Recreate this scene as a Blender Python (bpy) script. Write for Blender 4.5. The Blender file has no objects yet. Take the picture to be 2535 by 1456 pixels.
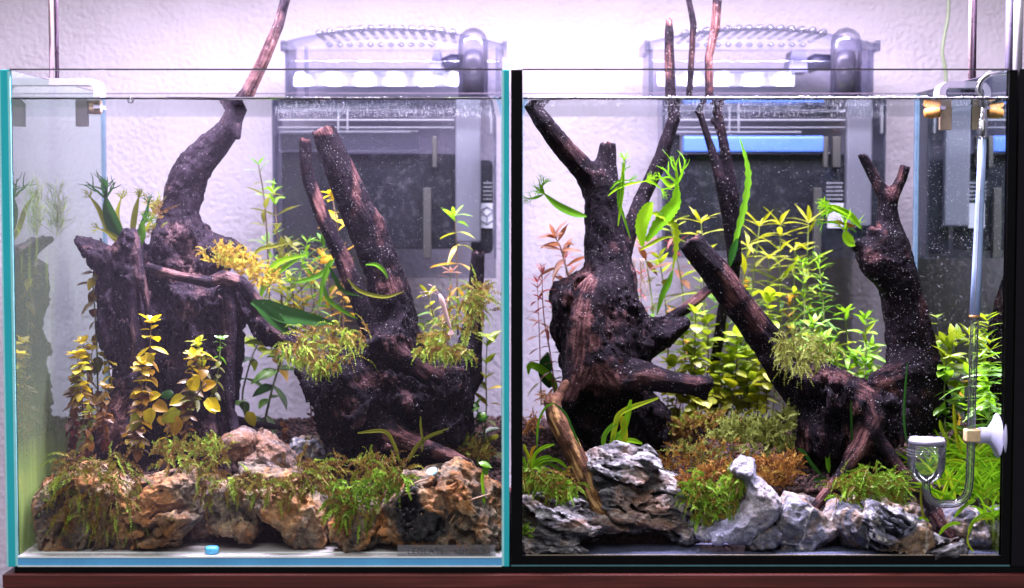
import bpy, math, random
import numpy as np
from mathutils import Vector, Matrix

C = bpy.context.scene.collection
SC = bpy.context.scene
R = math.radians

# ------------------------------------------------------------------ camera
FPX, WPX, HPX, HZ = 4200.0, 2535.0, 1456.0, 490.0     # focal length in photo pixels, photo size, horizon row
EYE = 0.2195                                            # eye height over the stand, metre; lens 1 m before the glass
PITCH = math.atan((HPX/2-HZ)/FPX)
cam = bpy.data.cameras.new('camera'); camo = bpy.data.objects.new('camera', cam); C.objects.link(camo)
camo.location = (0, -1.0, EYE); camo.rotation_euler = (math.pi/2-PITCH, 0, 0)
cam.sensor_width = 36; cam.lens = 36*FPX/WPX; cam.clip_start = 0.01; cam.clip_end = 50
cam.dof.use_dof = True; cam.dof.focus_distance = 1.06; cam.dof.aperture_fstop = 7.0
SC.camera = camo

# ------------------------------------------------------------------ world, front fill, exposure
W = bpy.data.worlds.new('World'); SC.world = W; W.use_nodes = True
bg = W.node_tree.nodes['Background']; bg.inputs[0].default_value = (0.90, 0.90, 1.0, 1); bg.inputs[1].default_value = 0.27
SC.view_settings.view_transform = 'Standard'; SC.view_settings.look = 'None'
SC.view_settings.exposure = 0.0; SC.view_settings.gamma = 1.0
SC.cycles.use_denoising = True
SC.cycles.max_bounces = 14; SC.cycles.transparent_max_bounces = 40
SC.cycles.glossy_bounces = 5; SC.cycles.diffuse_bounces = 3; SC.cycles.transmission_bounces = 6
SC.cycles.caustics_reflective = False; SC.cycles.caustics_refractive = False
SC.cycles.sample_clamp_indirect = 4.0

def area(name, loc, rot, sx, sy, power, col):
    l = bpy.data.lights.new(name, 'AREA'); l.shape = 'RECTANGLE'; l.size = sx; l.size_y = sy
    l.energy = power; l.color = col
    o = bpy.data.objects.new(name, l); C.objects.link(o); o.location = loc; o.rotation_euler = rot
    return o
LEDCOL = (0.90, 0.79, 1.0)
for tx, nm, pw in ((-0.15, 'left', 10.0), (0.15, 'right', 10.6)):
    for k in range(11):                                # the modules of each light bar
        area('lamp_module_'+nm, (tx-0.13+0.026*k, 0.085, 0.428), (R(-2), 0, 0), 0.009, 0.075, pw/11, LEDCOL)
area('front_fill_light', (-0.1, -1.6, 1.9), (R(38), 0, 0), 1.2, 1.2, 38, (1.0, 0.95, 0.92))  # unseen fill lamp behind the camera, added to light the front faces

# ------------------------------------------------------------------ picture <-> place
CT, ST = math.cos(PITCH), math.sin(PITCH)
def P(px, py, d):
    """the point at depth d (metre behind the front glass) on the sight line of photo pixel px, py"""
    u = (px-WPX/2)/FPX; v = (HPX/2-py)/FPX
    s = (d+1.0)/(CT+v*ST)
    return Vector((u*s, d, EYE+s*(v*CT-ST)))
def S(d): return (1.0+d)/FPX
def pix(V):
    """numpy (n,3) -> photo pixels (n,2)"""
    x, y, z = V[:, 0], V[:, 1]+1.0, V[:, 2]-EYE
    f = y*CT-z*ST; up = y*ST+z*CT
    return np.stack([WPX/2+FPX*x/f, HPX/2-FPX*up/f], 1)

# ------------------------------------------------------------------ object helpers
def link(o, parent=None):
    C.objects.link(o)
    if parent is not None:
        o.parent = parent
        top = parent
        m = Matrix.Identity(4)
        chain = []
        while top is not None: chain.append(top); top = top.parent
        for q in reversed(chain): m = m @ q.matrix_parent_inverse @ q.matrix_basis
        o.matrix_parent_inverse = m.inverted()
    return o
def tag(o, label=None, cat=None, group=None, kind=None):
    if label: o['label'] = label
    if cat: o['category'] = cat
    if group: o['group'] = group
    if kind: o['kind'] = kind
    return o
def thing(name, label, cat, loc, group=None):
    o = bpy.data.objects.new(name, None); o.location = loc; o.empty_display_size = 0.01
    C.objects.link(o)
    return tag(o, label, cat, group)
def mesh(name, V, F, mats, smooth=True, midx=None):
    me = bpy.data.meshes.new(name)
    V = np.asarray(V, dtype=np.float32)
    if isinstance(F, np.ndarray):
        n, k = F.shape
        me.vertices.add(len(V)); me.vertices.foreach_set('co', V.ravel())
        me.loops.add(n*k); me.loops.foreach_set('vertex_index', F.astype(np.int32).ravel())
        me.polygons.add(n); me.polygons.foreach_set('loop_start', np.arange(0, n*k, k, dtype=np.int32))
        me.update(calc_edges=True)
    else:
        me.from_pydata(V.tolist(), [], F)
    if not isinstance(mats, (list, tuple)): mats = [mats]
    for m in mats: me.materials.append(m)
    if smooth: me.polygons.foreach_set('use_smooth', np.ones(len(me.polygons), dtype=bool))
    if midx is not None: me.polygons.foreach_set('material_index', np.asarray(midx, dtype=np.int32))
    me.update()
    return me
def obj(name, me, parent=None, M=None):
    o = bpy.data.objects.new(name, me); link(o, parent)
    if M is not None: o.matrix_basis = M
    return o
def attr(me, name, vals, typ='FLOAT'):
    a = me.attributes.new(name, typ, 'POINT')
    a.data.foreach_set('vector' if typ == 'FLOAT_VECTOR' else 'value', np.asarray(vals, dtype=np.float32).ravel())

class MB:
    """collects simple solids into one mesh"""
    def __init__(s): s.V = []; s.F = []; s.m = []; s.k = 0
    def add(s, V, F):
        b = len(s.V); s.V += [tuple(v) for v in V]; s.F += [tuple(i+b for i in f) for f in F]; s.m += [s.k]*len(F)
    def box(s, x0, x1, y0, y1, z0, z1, bev=0.0):
        if bev <= 0:
            V = [(x, y, z) for x in (x0, x1) for y in (y0, y1) for z in (z0, z1)]
            s.add(V, [(0, 1, 3, 2), (4, 6, 7, 5), (0, 4, 5, 1), (2, 3, 7, 6), (0, 2, 6, 4), (1, 5, 7, 3)]); return
        b = bev
        import bmesh
        bm = bmesh.new(); bmesh.ops.create_cube(bm, size=1)
        for v in bm.verts:
            v.co = Vector(((x0+x1)/2+v.co.x*(x1-x0), (y0+y1)/2+v.co.y*(y1-y0), (z0+z1)/2+v.co.z*(z1-z0)))
        bmesh.ops.bevel(bm, geom=bm.edges[:], offset=b, segments=3, profile=0.5, affect='EDGES')
        bm.verts.index_update()
        s.add([v.co for v in bm.verts], [[v.index for v in f.verts] for f in bm.faces]); bm.free()
    def tube(s, pts, rad, n=12, cap=True, flat=1.0):
        pts = [Vector(p) for p in pts]; m = len(pts)
        if not isinstance(rad, (list, tuple)): rad = [rad]*m
        V = []; ref = None
        for i, p in enumerate(pts):
            t = (pts[min(i+1, m-1)]-pts[max(i-1, 0)]).normalized()
            if ref is None:
                ref = Vector((0, 1, 0)) if abs(t.y) < 0.9 else Vector((1, 0, 0))
            a = (ref-t*ref.dot(t)).normalized(); ref = a; b = t.cross(a)
            for k in range(n):
                th = 2*math.pi*k/n
                V.append(p+(a*math.cos(th)*flat+b*math.sin(th))*rad[i])
        F = [(i*n+k, i*n+(k+1) % n, (i+1)*n+(k+1) % n, (i+1)*n+k) for i in range(m-1) for k in range(n)]
        if cap: F += [tuple(range(n))[::-1], tuple(range((m-1)*n, m*n))]
        s.add(V, F)
    def lathe(s, prof, M, n=32):
        """prof (r, h) list turned about local z of M"""
        V = [M @ Vector((r*math.cos(2*math.pi*k/n), r*math.sin(2*math.pi*k/n), h)) for r, h in prof for k in range(n)]
        m = len(prof)
        s.add(V, [(i*n+k, i*n+(k+1) % n, (i+1)*n+(k+1) % n, (i+1)*n+k) for i in range(m-1) for k in range(n)])
    def build(s, name, mats, parent=None, smooth=False):
        me = mesh(name, s.V, s.F, mats, smooth, s.m)
        return obj(name, me, parent)

def smooth_path(pts, n):
    """Catmull-Rom through tuples, n samples"""
    A = np.array(pts, dtype=float)
    if len(A) == 2: return [tuple(A[0]+(A[1]-A[0])*t) for t in np.linspace(0, 1, n)]
    A = np.vstack([2*A[0]-A[1], A, 2*A[-1]-A[-2]])
    out = []
    m = len(A)-3
    for t in np.linspace(0, m-1e-6, n):
        i = int(t); f = t-i; p0, p1, p2, p3 = A[i:i+4]
        out.append(tuple(0.5*((2*p1)+(-p0+p2)*f+(2*p0-5*p1+4*p2-p3)*f*f+(-p0+3*p1-3*p2+p3)*f**3)))
    return out

# ------------------------------------------------------------------ noise and surfaces (numpy)
_g = np.array([(1,1,0),(-1,1,0),(1,-1,0),(-1,-1,0),(1,0,1),(-1,0,1),(1,0,-1),(-1,0,-1),(0,1,1),(0,-1,1),(0,1,-1),(0,-1,-1),(1,1,0),(-1,1,0),(0,-1,1),(0,-1,-1)], dtype=np.float32)
def perlin(p, seed=0):
    p = np.asarray(p, dtype=np.float32)
    i = np.floor(p).astype(np.int64); f = (p-i).astype(np.float32); u = f*f*f*(f*(f*6-15)+10)
    out = np.zeros(len(p), dtype=np.float32)
    for dx in (0, 1):
        wx = u[:, 0] if dx else 1-u[:, 0]
        for dy in (0, 1):
            wy = u[:, 1] if dy else 1-u[:, 1]
            for dz in (0, 1):
                wz = u[:, 2] if dz else 1-u[:, 2]
                h = (i[:, 0]+dx)*374761393+(i[:, 1]+dy)*668265263+(i[:, 2]+dz)*2147483647+seed*974634777
                h = (h ^ (h >> 13))*1274126177; h = (h ^ (h >> 16)) & 15
                g = _g[h]
                out += wx*wy*wz*(g[:, 0]*(f[:, 0]-dx)+g[:, 1]*(f[:, 1]-dy)+g[:, 2]*(f[:, 2]-dz))
    return out
def fbm(p, o=3, seed=0):
    a = 1.0; s = 0; q = np.array(p, dtype=np.float32)
    for k in range(o): s = s+a*perlin(q, seed+k); q = q*2.03; a *= 0.5
    return s
def ridged(p, o=3, seed=0):
    a = 1.0; s = 0; q = np.array(p, dtype=np.float32)
    for k in range(o): s = s+a*(1-2*np.abs(perlin(q, seed+k))); q = q*2.1; a *= 0.5
    return s/1.75
def surface_nets(F, org, h):
    dims = np.array(F.shape)-1
    ids = []; pos = []; quads = []
    S_ = F < 0
    for ax in range(3):
        lo = [slice(None)]*3; hi = [slice(None)]*3; lo[ax] = slice(0, -1); hi[ax] = slice(1, None)
        a, b = F[tuple(lo)], F[tuple(hi)]
        cr = S_[tuple(lo)] != S_[tuple(hi)]
        idx = np.argwhere(cr); av, bv = a[cr], b[cr]
        p = idx.astype(np.float32); p[:, ax] += av/(av-bv)
        o1, o2 = [(1, 2), (2, 0), (0, 1)][ax]
        four = []; ok = np.ones(len(idx), dtype=bool)
        for d1, d2 in ((0, 0), (-1, 0), (-1, -1), (0, -1)):
            c = idx.copy(); c[:, o1] += d1; c[:, o2] += d2
            good = ((c >= 0) & (c < dims)).all(1); ok &= good
            fl = (c[:, 0]*dims[1]+c[:, 1])*dims[2]+c[:, 2]
            four.append(fl); ids.append(fl[good]); pos.append(p[good])
        q = np.stack(four, 1)
        flip = av > 0
        q[flip] = q[flip][:, ::-1]
        quads.append(q[ok])
    ids = np.concatenate(ids); pos = np.concatenate(pos); quads = np.concatenate(quads)
    u, inv = np.unique(ids, return_inverse=True)
    n = np.bincount(inv)
    V = np.stack([np.bincount(inv, weights=pos[:, k])/n for k in range(3)], 1)
    Q = np.searchsorted(u, quads)
    return V*h+np.array(org), Q
def vnormals(V, Q):
    n = np.cross(V[Q[:, 2]]-V[Q[:, 0]], V[Q[:, 3]]-V[Q[:, 1]])
    N = np.zeros_like(V)
    for k in range(4):
        for c in range(3): N[:, c] += np.bincount(Q[:, k], weights=n[:, c], minlength=len(V))
    return N/(np.linalg.norm(N, axis=1, keepdims=True)+1e-12)
def smin(a, b, k):
    h = np.clip(0.5+0.5*(b-a)/k, 0, 1)
    return b+(a-b)*h-k*h*(1-h)
def poly2d(X, Z, poly):
    """signed distance to polygon, negative inside"""
    X, Z = np.broadcast_arrays(X, Z)
    d2 = np.full(X.shape, 1e9); ins = np.zeros(X.shape, dtype=bool)
    n = len(poly)
    for i in range(n):
        ax, az = poly[i]; bx, bz = poly[(i+1) % n]
        ex, ez = bx-ax, bz-az
        t = np.clip(((X-ax)*ex+(Z-az)*ez)/(ex*ex+ez*ez+1e-12), 0, 1)
        d2 = np.minimum(d2, (X-ax-t*ex)**2+(Z-az-t*ez)**2)
        c = (az > Z) != (bz > Z)
        xx = ax+(Z-az)*ex/(ez if abs(ez) > 1e-12 else 1e-12)
        ins ^= c & (X < xx)
    d = np.sqrt(d2)
    return np.where(ins, -d, d)
class Solid:
    """a sculpted body: rounded outlines and tapered limbs melted together"""
    def __init__(s, h): s.h = h; s.ch = []; s.po = []; s.cut = []; s.cutpo = []; s.ends = []; s.band = (0.0072, 0.0042)
    def limb(s, pts, k=0.006):
        q = [(P(a, b, d), r*S(d)) for a, b, d, r in pts]
        s.ch.append((q, k)); return s
    def outline(s, px, d, T, Rpx=30, k=0.006):
        s.po.append(([(P(a, b, d).x, P(a, b, d).z) for a, b in px], d, T, Rpx*S(d), k)); return s
    def sever(s, px, py, d, ang, rad):
        """a broken end: everything beyond the point along ang (degrees in the picture plane) is taken off"""
        s.ends.append((np.array(P(px, py, d)), np.array([math.cos(R(ang)), 0.0, math.sin(R(ang))]), rad*S(d))); return s
    def carve(s, pts):
        s.cut.append([(P(a, b, d), r*S(d)) for a, b, d, r in pts]); return s
    def carve_outline(s, px, d0, d1, Rpx=6):
        d = (d0+d1)/2
        s.cutpo.append(([(P(a, b, d0).x, P(a, b, d0).z) for a, b in px], d, abs(d1-d0)/2, Rpx*S(d))); return s
    def grid(s, pad=0.006):
        lo = np.full(3, 1e9); hi = -lo
        for q, k in s.ch:
            for p, r in q:
                lo = np.minimum(lo, np.array(p)-r); hi = np.maximum(hi, np.array(p)+r)
        for po, d, T, Rr, k in s.po:
            a = np.array(po); lo = np.minimum(lo, (a[:, 0].min(), d-T, a[:, 1].min())); hi = np.maximum(hi, (a[:, 0].max(), d+T, a[:, 1].max()))
        lo -= pad; hi += pad
        n = np.ceil((hi-lo)/s.h).astype(int)+1
        return lo, n
    def eval(s, rough):
        lo, n = s.grid(); h = s.h
        xs, ys, zs = [lo[i]+h*np.arange(n[i]) for i in range(3)]
        X = xs[:, None, None].astype(np.float32); Y = ys[None, :, None].astype(np.float32); Z = zs[None, None, :].astype(np.float32)
        F = np.full(tuple(n), 1.0, dtype=np.float32)
        def seg(a, ra, b, rb, G):
            e = np.array(b-a); L2 = e.dot(e)+1e-12
            m = max(ra, rb)+0.02
            sl = []
            for i in range(3):
                l = max(int((min(a[i], b[i])-m-lo[i])/h), 0); u = min(int((max(a[i], b[i])+m-lo[i])/h)+2, n[i]); sl.append(slice(l, max(u, l)))
            x = X[sl[0]]-a[0]; y = Y[:, sl[1]]-a[1]; z = Z[:, :, sl[2]]-a[2]
            t = np.clip((x*e[0]+y*e[1]+z*e[2])/L2, 0, 1)
            f = np.sqrt((x-t*e[0])**2+(y-t*e[1])**2+(z-t*e[2])**2)-(ra+(rb-ra)*t)
            G[tuple(sl)] = np.minimum(G[tuple(sl)], f)
        for po, d, T, Rr, k in s.po:
            s2 = poly2d(xs[:, None], zs[None, :], po).astype(np.float32)[:, None, :]
            f = np.sqrt(np.maximum(s2+Rr, 0)**2+((Y-d)*(Rr/T))**2)-Rr
            f = np.where(f < 0, f*min(1.0, T/Rr), f)
            F = smin(F, np.maximum(f, -0.03), k).astype(np.float32)
        for q, k in s.ch:
            G = np.full(tuple(n), 1.0, dtype=np.float32)
            for (a, ra), (b, rb) in zip(q[:-1], q[1:]): seg(a, ra, b, rb, G)
            F = smin(F, G, k).astype(np.float32)
        for q in s.cut:
            G = np.full(tuple(n), 1.0, dtype=np.float32)
            if len(q) == 1: q = [q[0], (q[0][0]+Vector((0, 0.0005, 0)), q[0][1])]
            for (a, ra), (b, rb) in zip(q[:-1], q[1:]): seg(a, ra, b, rb, G)
            F = -smin(-F, G, 0.002)
        for po, d, T, Rr in s.cutpo:
            s2 = poly2d(xs[:, None], zs[None, :], po).astype(np.float32)[:, None, :]
            f = np.sqrt(np.maximum(s2+Rr, 0)**2+(np.maximum(np.abs(Y-d)-T+Rr, 0))**2)-Rr
            F = -smin(-F, f, 0.002)
        F = F.astype(np.float32)
        if rough is not None:
            m = (F > -s.band[0]) & (F < s.band[1])
            I = np.argwhere(m)
            Qm = lo+h*I
            Fm = rough(Qm, F[m])
            F[m] = Fm
        for pt, nn, rad in s.ends:
            I = np.argwhere(F < 0.004); Qm = lo+h*I; w = Qm-pt
            t = np.linalg.norm(w, axis=1) < rad
            I = I[t]; w = w[t]
            f = w@nn+0.0022*fbm(Qm[t]*190, 3, 77)+0.0018*ridged(Qm[t]*330, 2, 78)
            ix = tuple(I.T); F[ix] = np.maximum(F[ix], f)
        F[0] = F[-1] = 1; F[:, 0] = F[:, -1] = 1; F[:, :, 0] = F[:, :, -1] = 1
        return surface_nets(F, lo, h)
    def grain(s, V, kh=420.0, kl=38.0):
        """coordinates that run slowly along the nearest limb, fast across it"""
        best = np.full(len(V), 1e9); out = np.zeros((len(V), 3)); rr = np.full(len(V), 0.02)
        for q, k in s.ch:
            L = 0.0
            for (a, ra), (b, rb) in zip(q[:-1], q[1:]):
                a_ = np.array(a); e = np.array(b)-a_; l = np.linalg.norm(e)+1e-9
                w = V-a_; t = w@e/l/l; tc = np.clip(t, 0, 1)
                pr = w-np.outer(tc, e); dist = np.linalg.norm(pr, axis=1)-(ra+(rb-ra)*tc)
                m = dist < best; best[m] = dist[m]; rr[m] = (ra+(rb-ra)*tc)[m]
                out[m] = (w-np.outer(t, e))[m]*kh+np.outer(t*l+L, e/l)[m]*kl
                L += l
        m = best > 0.006
        out[m] = V[m]*np.array([kh, kh, kl*2.2]); rr[m] = 0.02
        s.rad = rr
        return out
# ------------------------------------------------------------------ materials
class NT:
    def __init__(s, name):
        s.m = bpy.data.materials.new(name); s.m.use_nodes = True; s.t = s.m.node_tree; s.t.nodes.clear()
        s.out = s.n('ShaderNodeOutputMaterial')
    def n(s, typ, **kw):
        nd = s.t.nodes.new(typ)
        for k, v in kw.items(): setattr(nd, k, v)
        return nd
    def l(s, a, b): s.t.links.new(a, b)
    def put(s, sock, v):
        if isinstance(v, bpy.types.NodeSocket): s.l(v, sock)
        elif isinstance(v, (tuple, list)) and len(v) == 3 and sock.type == 'RGBA': sock.default_value = (*v, 1)
        else: sock.default_value = v
    def coord(s, which='Object', scale=(1, 1, 1), rot=(0, 0, 0)):
        tc = s.n('ShaderNodeTexCoord'); mp = s.n('ShaderNodeMapping')
        s.l(tc.outputs[which], mp.inputs[0]); mp.inputs['Scale'].default_value = scale; mp.inputs['Rotation'].default_value = rot
        return mp.outputs[0]
    def attr(s, name, out='Fac'):
        a = s.n('ShaderNodeAttribute', attribute_name=name); return a.outputs[out]
    def noise(s, vec, scale, detail=4, rough=0.55, dist=0.0):
        x = s.n('ShaderNodeTexNoise'); s.l(vec, x.inputs['Vector']); x.inputs['Scale'].default_value = scale
        x.inputs['Detail'].default_value = detail; x.inputs['Roughness'].default_value = rough; x.inputs['Distortion'].default_value = dist
        return x.outputs['Fac']
    def voro(s, vec, scale, feature='F1', out='Distance'):
        x = s.n('ShaderNodeTexVoronoi', feature=feature); s.l(vec, x.inputs['Vector']); x.inputs['Scale'].default_value = scale
        return x.outputs[out]
    def ramp(s, fac, stops, interp='LINEAR'):
        x = s.n('ShaderNodeValToRGB'); x.color_ramp.interpolation = interp
        e = x.color_ramp.elements
        while len(e) < len(stops): e.new(0.5)
        for k, (p, c) in enumerate(stops):
            e[k].position = p; e[k].color = (*c, 1) if isinstance(c, (tuple, list)) else (c, c, c, 1)
        s.put(x.inputs[0], fac); return x.outputs[0]
    def mix(s, fac, a, b, typ='MIX'):
        x = s.n('ShaderNodeMix', data_type='RGBA', blend_type=typ)
        s.put(x.inputs[0], fac); s.put(x.inputs[6], a); s.put(x.inputs[7], b); return x.outputs[2]
    def math(s, op, a, b=0.0, clamp=False):
        x = s.n('ShaderNodeMath', operation=op, use_clamp=clamp); s.put(x.inputs[0], a); s.put(x.inputs[1], b); return x.outputs[0]
    def bump(s, h, strength=0.5, dist=0.001):
        x = s.n('ShaderNodeBump'); x.inputs['Strength'].default_value = strength; x.inputs['Distance'].default_value = dist
        s.l(h, x.inputs['Height']); return x.outputs[0]
    def facing(s, blend=0.5, normal=None):
        x = s.n('ShaderNodeLayerWeight'); x.inputs[0].default_value = blend
        if normal is not None: s.l(normal, x.inputs['Normal'])
        return x.outputs['Facing'], x.outputs['Fresnel']
    def pbr(s, col, rough=0.6, normal=None, spec=0.4, metal=0.0, trans=0.0, sss=0.0, coat=0.0):
        x = s.n('ShaderNodeBsdfPrincipled'); s.put(x.inputs['Base Color'], col); s.put(x.inputs['Roughness'], rough)
        x.inputs['Metallic'].default_value = metal; x.inputs['Specular IOR Level'].default_value = spec
        x.inputs['Transmission Weight'].default_value = trans
        x.inputs['Coat Weight'].default_value = coat
        if normal is not None: s.l(normal, x.inputs['Normal'])
        return x.outputs[0]
    def sh(s, typ, col=None, rough=None, normal=None):
        x = s.n('ShaderNodeBsdf'+{'Glossy': 'Anisotropic'}.get(typ, typ))
        if col is not None: s.put(x.inputs['Color'], col)
        if rough is not None: s.put(x.inputs['Roughness'], rough)
        if normal is not None: s.l(normal, x.inputs['Normal'])
        return x.outputs[0]
    def mixs(s, fac, a, b):
        x = s.n('ShaderNodeMixShader'); s.put(x.inputs[0], fac); s.l(a, x.inputs[1]); s.l(b, x.inputs[2]); return x.outputs[0]
    def done(s, shader):
        s.l(shader, s.out.inputs['Surface']); return s.m

M = {}
def plain(name, col, rough=0.5, metal=0.0, spec=0.4, noise_amt=0.12, nscale=120.0, coat=0.0):
    t = NT(name); v = t.coord()
    n = t.noise(v, nscale, 4)
    c = t.mix(n, tuple(max(0, x*(1-noise_amt*2)) for x in col), tuple(min(1, x*(1+noise_amt*2)) for x in col))
    M[name] = t.done(t.pbr(c, t.math('ADD', t.math('MULTIPLY', n, 0.2), rough-0.1), t.bump(n, 0.08, 0.0005), spec, metal, coat=coat))
    return M[name]

def mat_wall():
    t = NT('wall_plaster'); v = t.coord()
    big = t.noise(v, 235, 4, 0.6, 0.2); fine = t.noise(v, 640, 4, 0.6); wide = t.noise(v, 22, 3, 0.6)
    hgt = t.math('ADD', t.ramp(big, [(0.36, 0.0), (0.64, 1.0)]), t.math('MULTIPLY', fine, 0.4))
    st = t.n('ShaderNodeBump'); st.inputs['Distance'].default_value = 0.0012; t.l(hgt, st.inputs['Height'])
    t.l(t.ramp(wide, [(0.3, 0.35), (0.7, 0.95)]), st.inputs['Strength'])
    c = t.mix(t.noise(v, 7, 4), (0.36, 0.328, 0.380), (0.41, 0.376, 0.428))
    c = t.mix(t.math('MULTIPLY', t.ramp(t.noise(v, 17, 5, 0.7), [(0.55, 0.0), (0.75, 1.0)]), 0.18), c, (0.27, 0.24, 0.27))
    M['wall'] = t.done(t.pbr(c, 0.9, st.outputs[0], 0.15))
def mat_cabinet():
    t = NT('cabinet_wood'); v = t.coord('Object', (6, 40, 150))
    g = t.noise(v, 1.0, 6, 0.65, 0.8); g2 = t.noise(t.coord('Object', (30, 300, 900)), 1.0, 3)
    c = t.ramp(g, [(0.25, (0.045, 0.007, 0.006)), (0.5, (0.105, 0.018, 0.015)), (0.75, (0.18, 0.042, 0.034))])
    c = t.mix(t.ramp(g2, [(0.45, 0.0), (0.7, 0.5)]), c, (0.04, 0.012, 0.012))
    M['cabinet'] = t.done(t.pbr(c, 0.45, t.bump(g2, 0.15, 0.0005), 0.4))
def mat_wood(name, dark, mid, bare_lo, bare_hi, speck=0.5, veil=(0.02, 0.02, 0.03)):
    t = NT(name); v = t.coord(); g = t.attr('grain', 'Vector')
    n1 = t.noise(g, 1.0, 5, 0.65, 0.4); n2 = t.noise(v, 160, 5, 0.65); n3 = t.noise(v, 700, 3, 0.6)
    base = t.mix(t.ramp(n1, [(0.35, 0.0), (0.7, 1.0)]), dark, mid)
    base = t.mix(t.ramp(n2, [(0.42, 0.0), (0.72, 1.0)]), base, tuple(x*1.6 for x in mid))
    bare = t.ramp(n1, [(0.34, tuple(x*0.25 for x in bare_lo)), (0.47, bare_lo), (0.62, bare_hi)])
    bm = t.math('MULTIPLY', t.attr('bare'), t.ramp(n2, [(0.30, 0.35), (0.52, 1.0)]))
    c = t.mix(bm, base, bare)
    sp = t.voro(v, 520, 'F1'); sel = t.noise(v, 140, 3)
    dots = t.math('MULTIPLY', t.math('LESS_THAN', sp, 0.17), t.ramp(sel, [(0.40, 0.0), (0.60, 1.0)]))
    c = t.mix(t.math('MULTIPLY', dots, speck), c, (0.50, 0.46, 0.48))
    c = t.mix(t.math('MULTIPLY', t.ramp(n3, [(0.5, 0.0), (0.75, 1.0)]), 0.14*speck), c, (0.07, 0.06, 0.075))
    hgt = t.math('ADD', t.math('MULTIPLY', n1, 1.0), t.math('ADD', t.math('MULTIPLY', n2, 0.8), t.math('MULTIPLY', n3, 0.35)))
    M[name] = t.done(t.pbr(c, 0.72, t.bump(hgt, 0.9, 0.0020), 0.05))
def mat_rock(name, cols, vein, vein_amt, rust, rust_amt, scale=55, stretch=(1, 1, 1), rot=(0, 0, 0)):
    t = NT(name); v = t.coord('Object', stretch, rot); w = t.coord()
    n1 = t.noise(v, scale, 6, 0.65, 0.5); n2 = t.noise(w, scale*4.5, 5, 0.7); n3 = t.noise(w, scale*0.55, 4, 0.6, 0.7)
    c = t.ramp(n1, [(0.28, cols[0]), (0.45, cols[1]), (0.58, cols[2]), (0.74, cols[3])])
    c = t.mix(t.math('MULTIPLY', t.ramp(n3, [(0.46, 0.0), (0.62, 1.0)]), rust_amt), c, t.mix(n2, rust, tuple(min(1, x*1.7) for x in rust)))
    ve = t.voro(t.mix(0.25, v, t.mix(n1, (0, 0, 0), (0.03, 0.03, 0.03))), scale*0.7, 'DISTANCE_TO_EDGE')
    c = t.mix(t.math('MULTIPLY', t.ramp(ve, [(0.0, 1.0), (0.035, 0.0)]), t.math('MULTIPLY', t.ramp(n2, [(0.35, 0.0), (0.6, 1.0)]), vein_amt)), c, vein)
    c = t.mix(t.attr('hollow_dark'), c, t.ramp(n2, [(0.35, (0.006, 0.006, 0.008)), (0.6, (0.035, 0.033, 0.036)), (0.8, (0.12, 0.105, 0.095))]))  # darkness of the carved hollow painted into the stone colour
    c = t.mix(0.65, c, t.ramp(n2, [(0.3, 0.35), (0.5, 0.6), (0.72, 0.95)]), 'OVERLAY')
    n4 = t.noise(w, scale*14, 4, 0.7)
    hgt = t.math('ADD', t.math('MULTIPLY', n2, 1.3), t.math('ADD', t.math('MULTIPLY', n1, 1.0), t.math('MULTIPLY', n4, 0.55)))
    c = t.mix(0.5, c, t.ramp(n4, [(0.32, 0.25), (0.5, 0.52), (0.7, 0.95)]), 'OVERLAY')
    M[name] = t.done(t.pbr(c, 0.8, t.bump(hgt, 1.0, 0.0019), 0.25))
def mat_leaf(name, a, b, rib=1.35, trans=0.45):
    """a..b: the plant's own range of leaf colour"""
    t = NT(name); oi = t.n('ShaderNodeObjectInfo'); v = t.coord()
    n = t.noise(v, 3.0, 4)
    w = t.coord('Generated')
    sx = t.n('ShaderNodeSeparateXYZ'); t.l(v, sx.inputs[0])
    k = t.math('ADD', t.math('MULTIPLY', oi.outputs['Random'], 0.75), t.math('MULTIPLY', n, 0.4), True)
    c = t.mix(k, a, b)
    mid = t.ramp(t.math('ABSOLUTE', sx.outputs[1]), [(0.012, 1.0), (0.03, 0.0)])
    c = t.mix(t.math('MULTIPLY', mid, 0.55), c, tuple(min(1, x*rib) for x in b))
    ay = t.math('ABSOLUTE', sx.outputs[1])
    vein = t.math('SINE', t.math('MULTIPLY', t.math('SUBTRACT', sx.outputs[0], t.math('MULTIPLY', ay, 1.1)), 52.0))
    c = t.mix(t.math('MULTIPLY', t.ramp(vein, [(0.55, 0.0), (1.0, 1.0)]), 0.28), c, tuple(x*0.5 for x in a))
    blot = t.noise(v, 9.0, 3); tip = t.ramp(t.math('ADD', sx.outputs[0], t.math('MULTIPLY', blot, 0.5)), [(1.05, 0.0), (1.30, 1.0)])
    spot = t.math('MULTIPLY', t.ramp(t.noise(v, 14.0, 3), [(0.62, 0.0), (0.70, 1.0)]), 0.55)
    c = t.mix(t.math('MULTIPLY', t.math('MAXIMUM', tip, spot), t.ramp(oi.outputs['Random'], [(0.25, 0.0), (0.9, 0.85)])), c, tuple(0.5*x+y for x, y in zip(a, (0.06, 0.02, 0.0))))
    d = t.sh('Diffuse', c); tr = t.sh('Translucent', t.mix(0.5, c, tuple(min(1, x*1.3) for x in b))); g = t.sh('Glossy', (1, 1, 1), 0.35)
    f, fr = t.facing(0.25)
    M[name] = t.done(t.mixs(t.math('MULTIPLY', fr, 0.16), t.mixs(trans, d, tr), g)); return M[name]
def mat_tint(name, stops, trans=0.35, rough=0.5):
    """strands: colour by the strand's own tint"""
    t = NT(name); c = t.ramp(t.attr('tint'), stops)
    d = t.sh('Diffuse', c); tr = t.sh('Translucent', c); g = t.sh('Glossy', (1, 1, 1), rough)
    f, fr = t.facing(0.2)
    M[name] = t.done(t.mixs(t.math('MULTIPLY', fr, 0.3), t.mixs(trans, d, tr), g)); return M[name]
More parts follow.
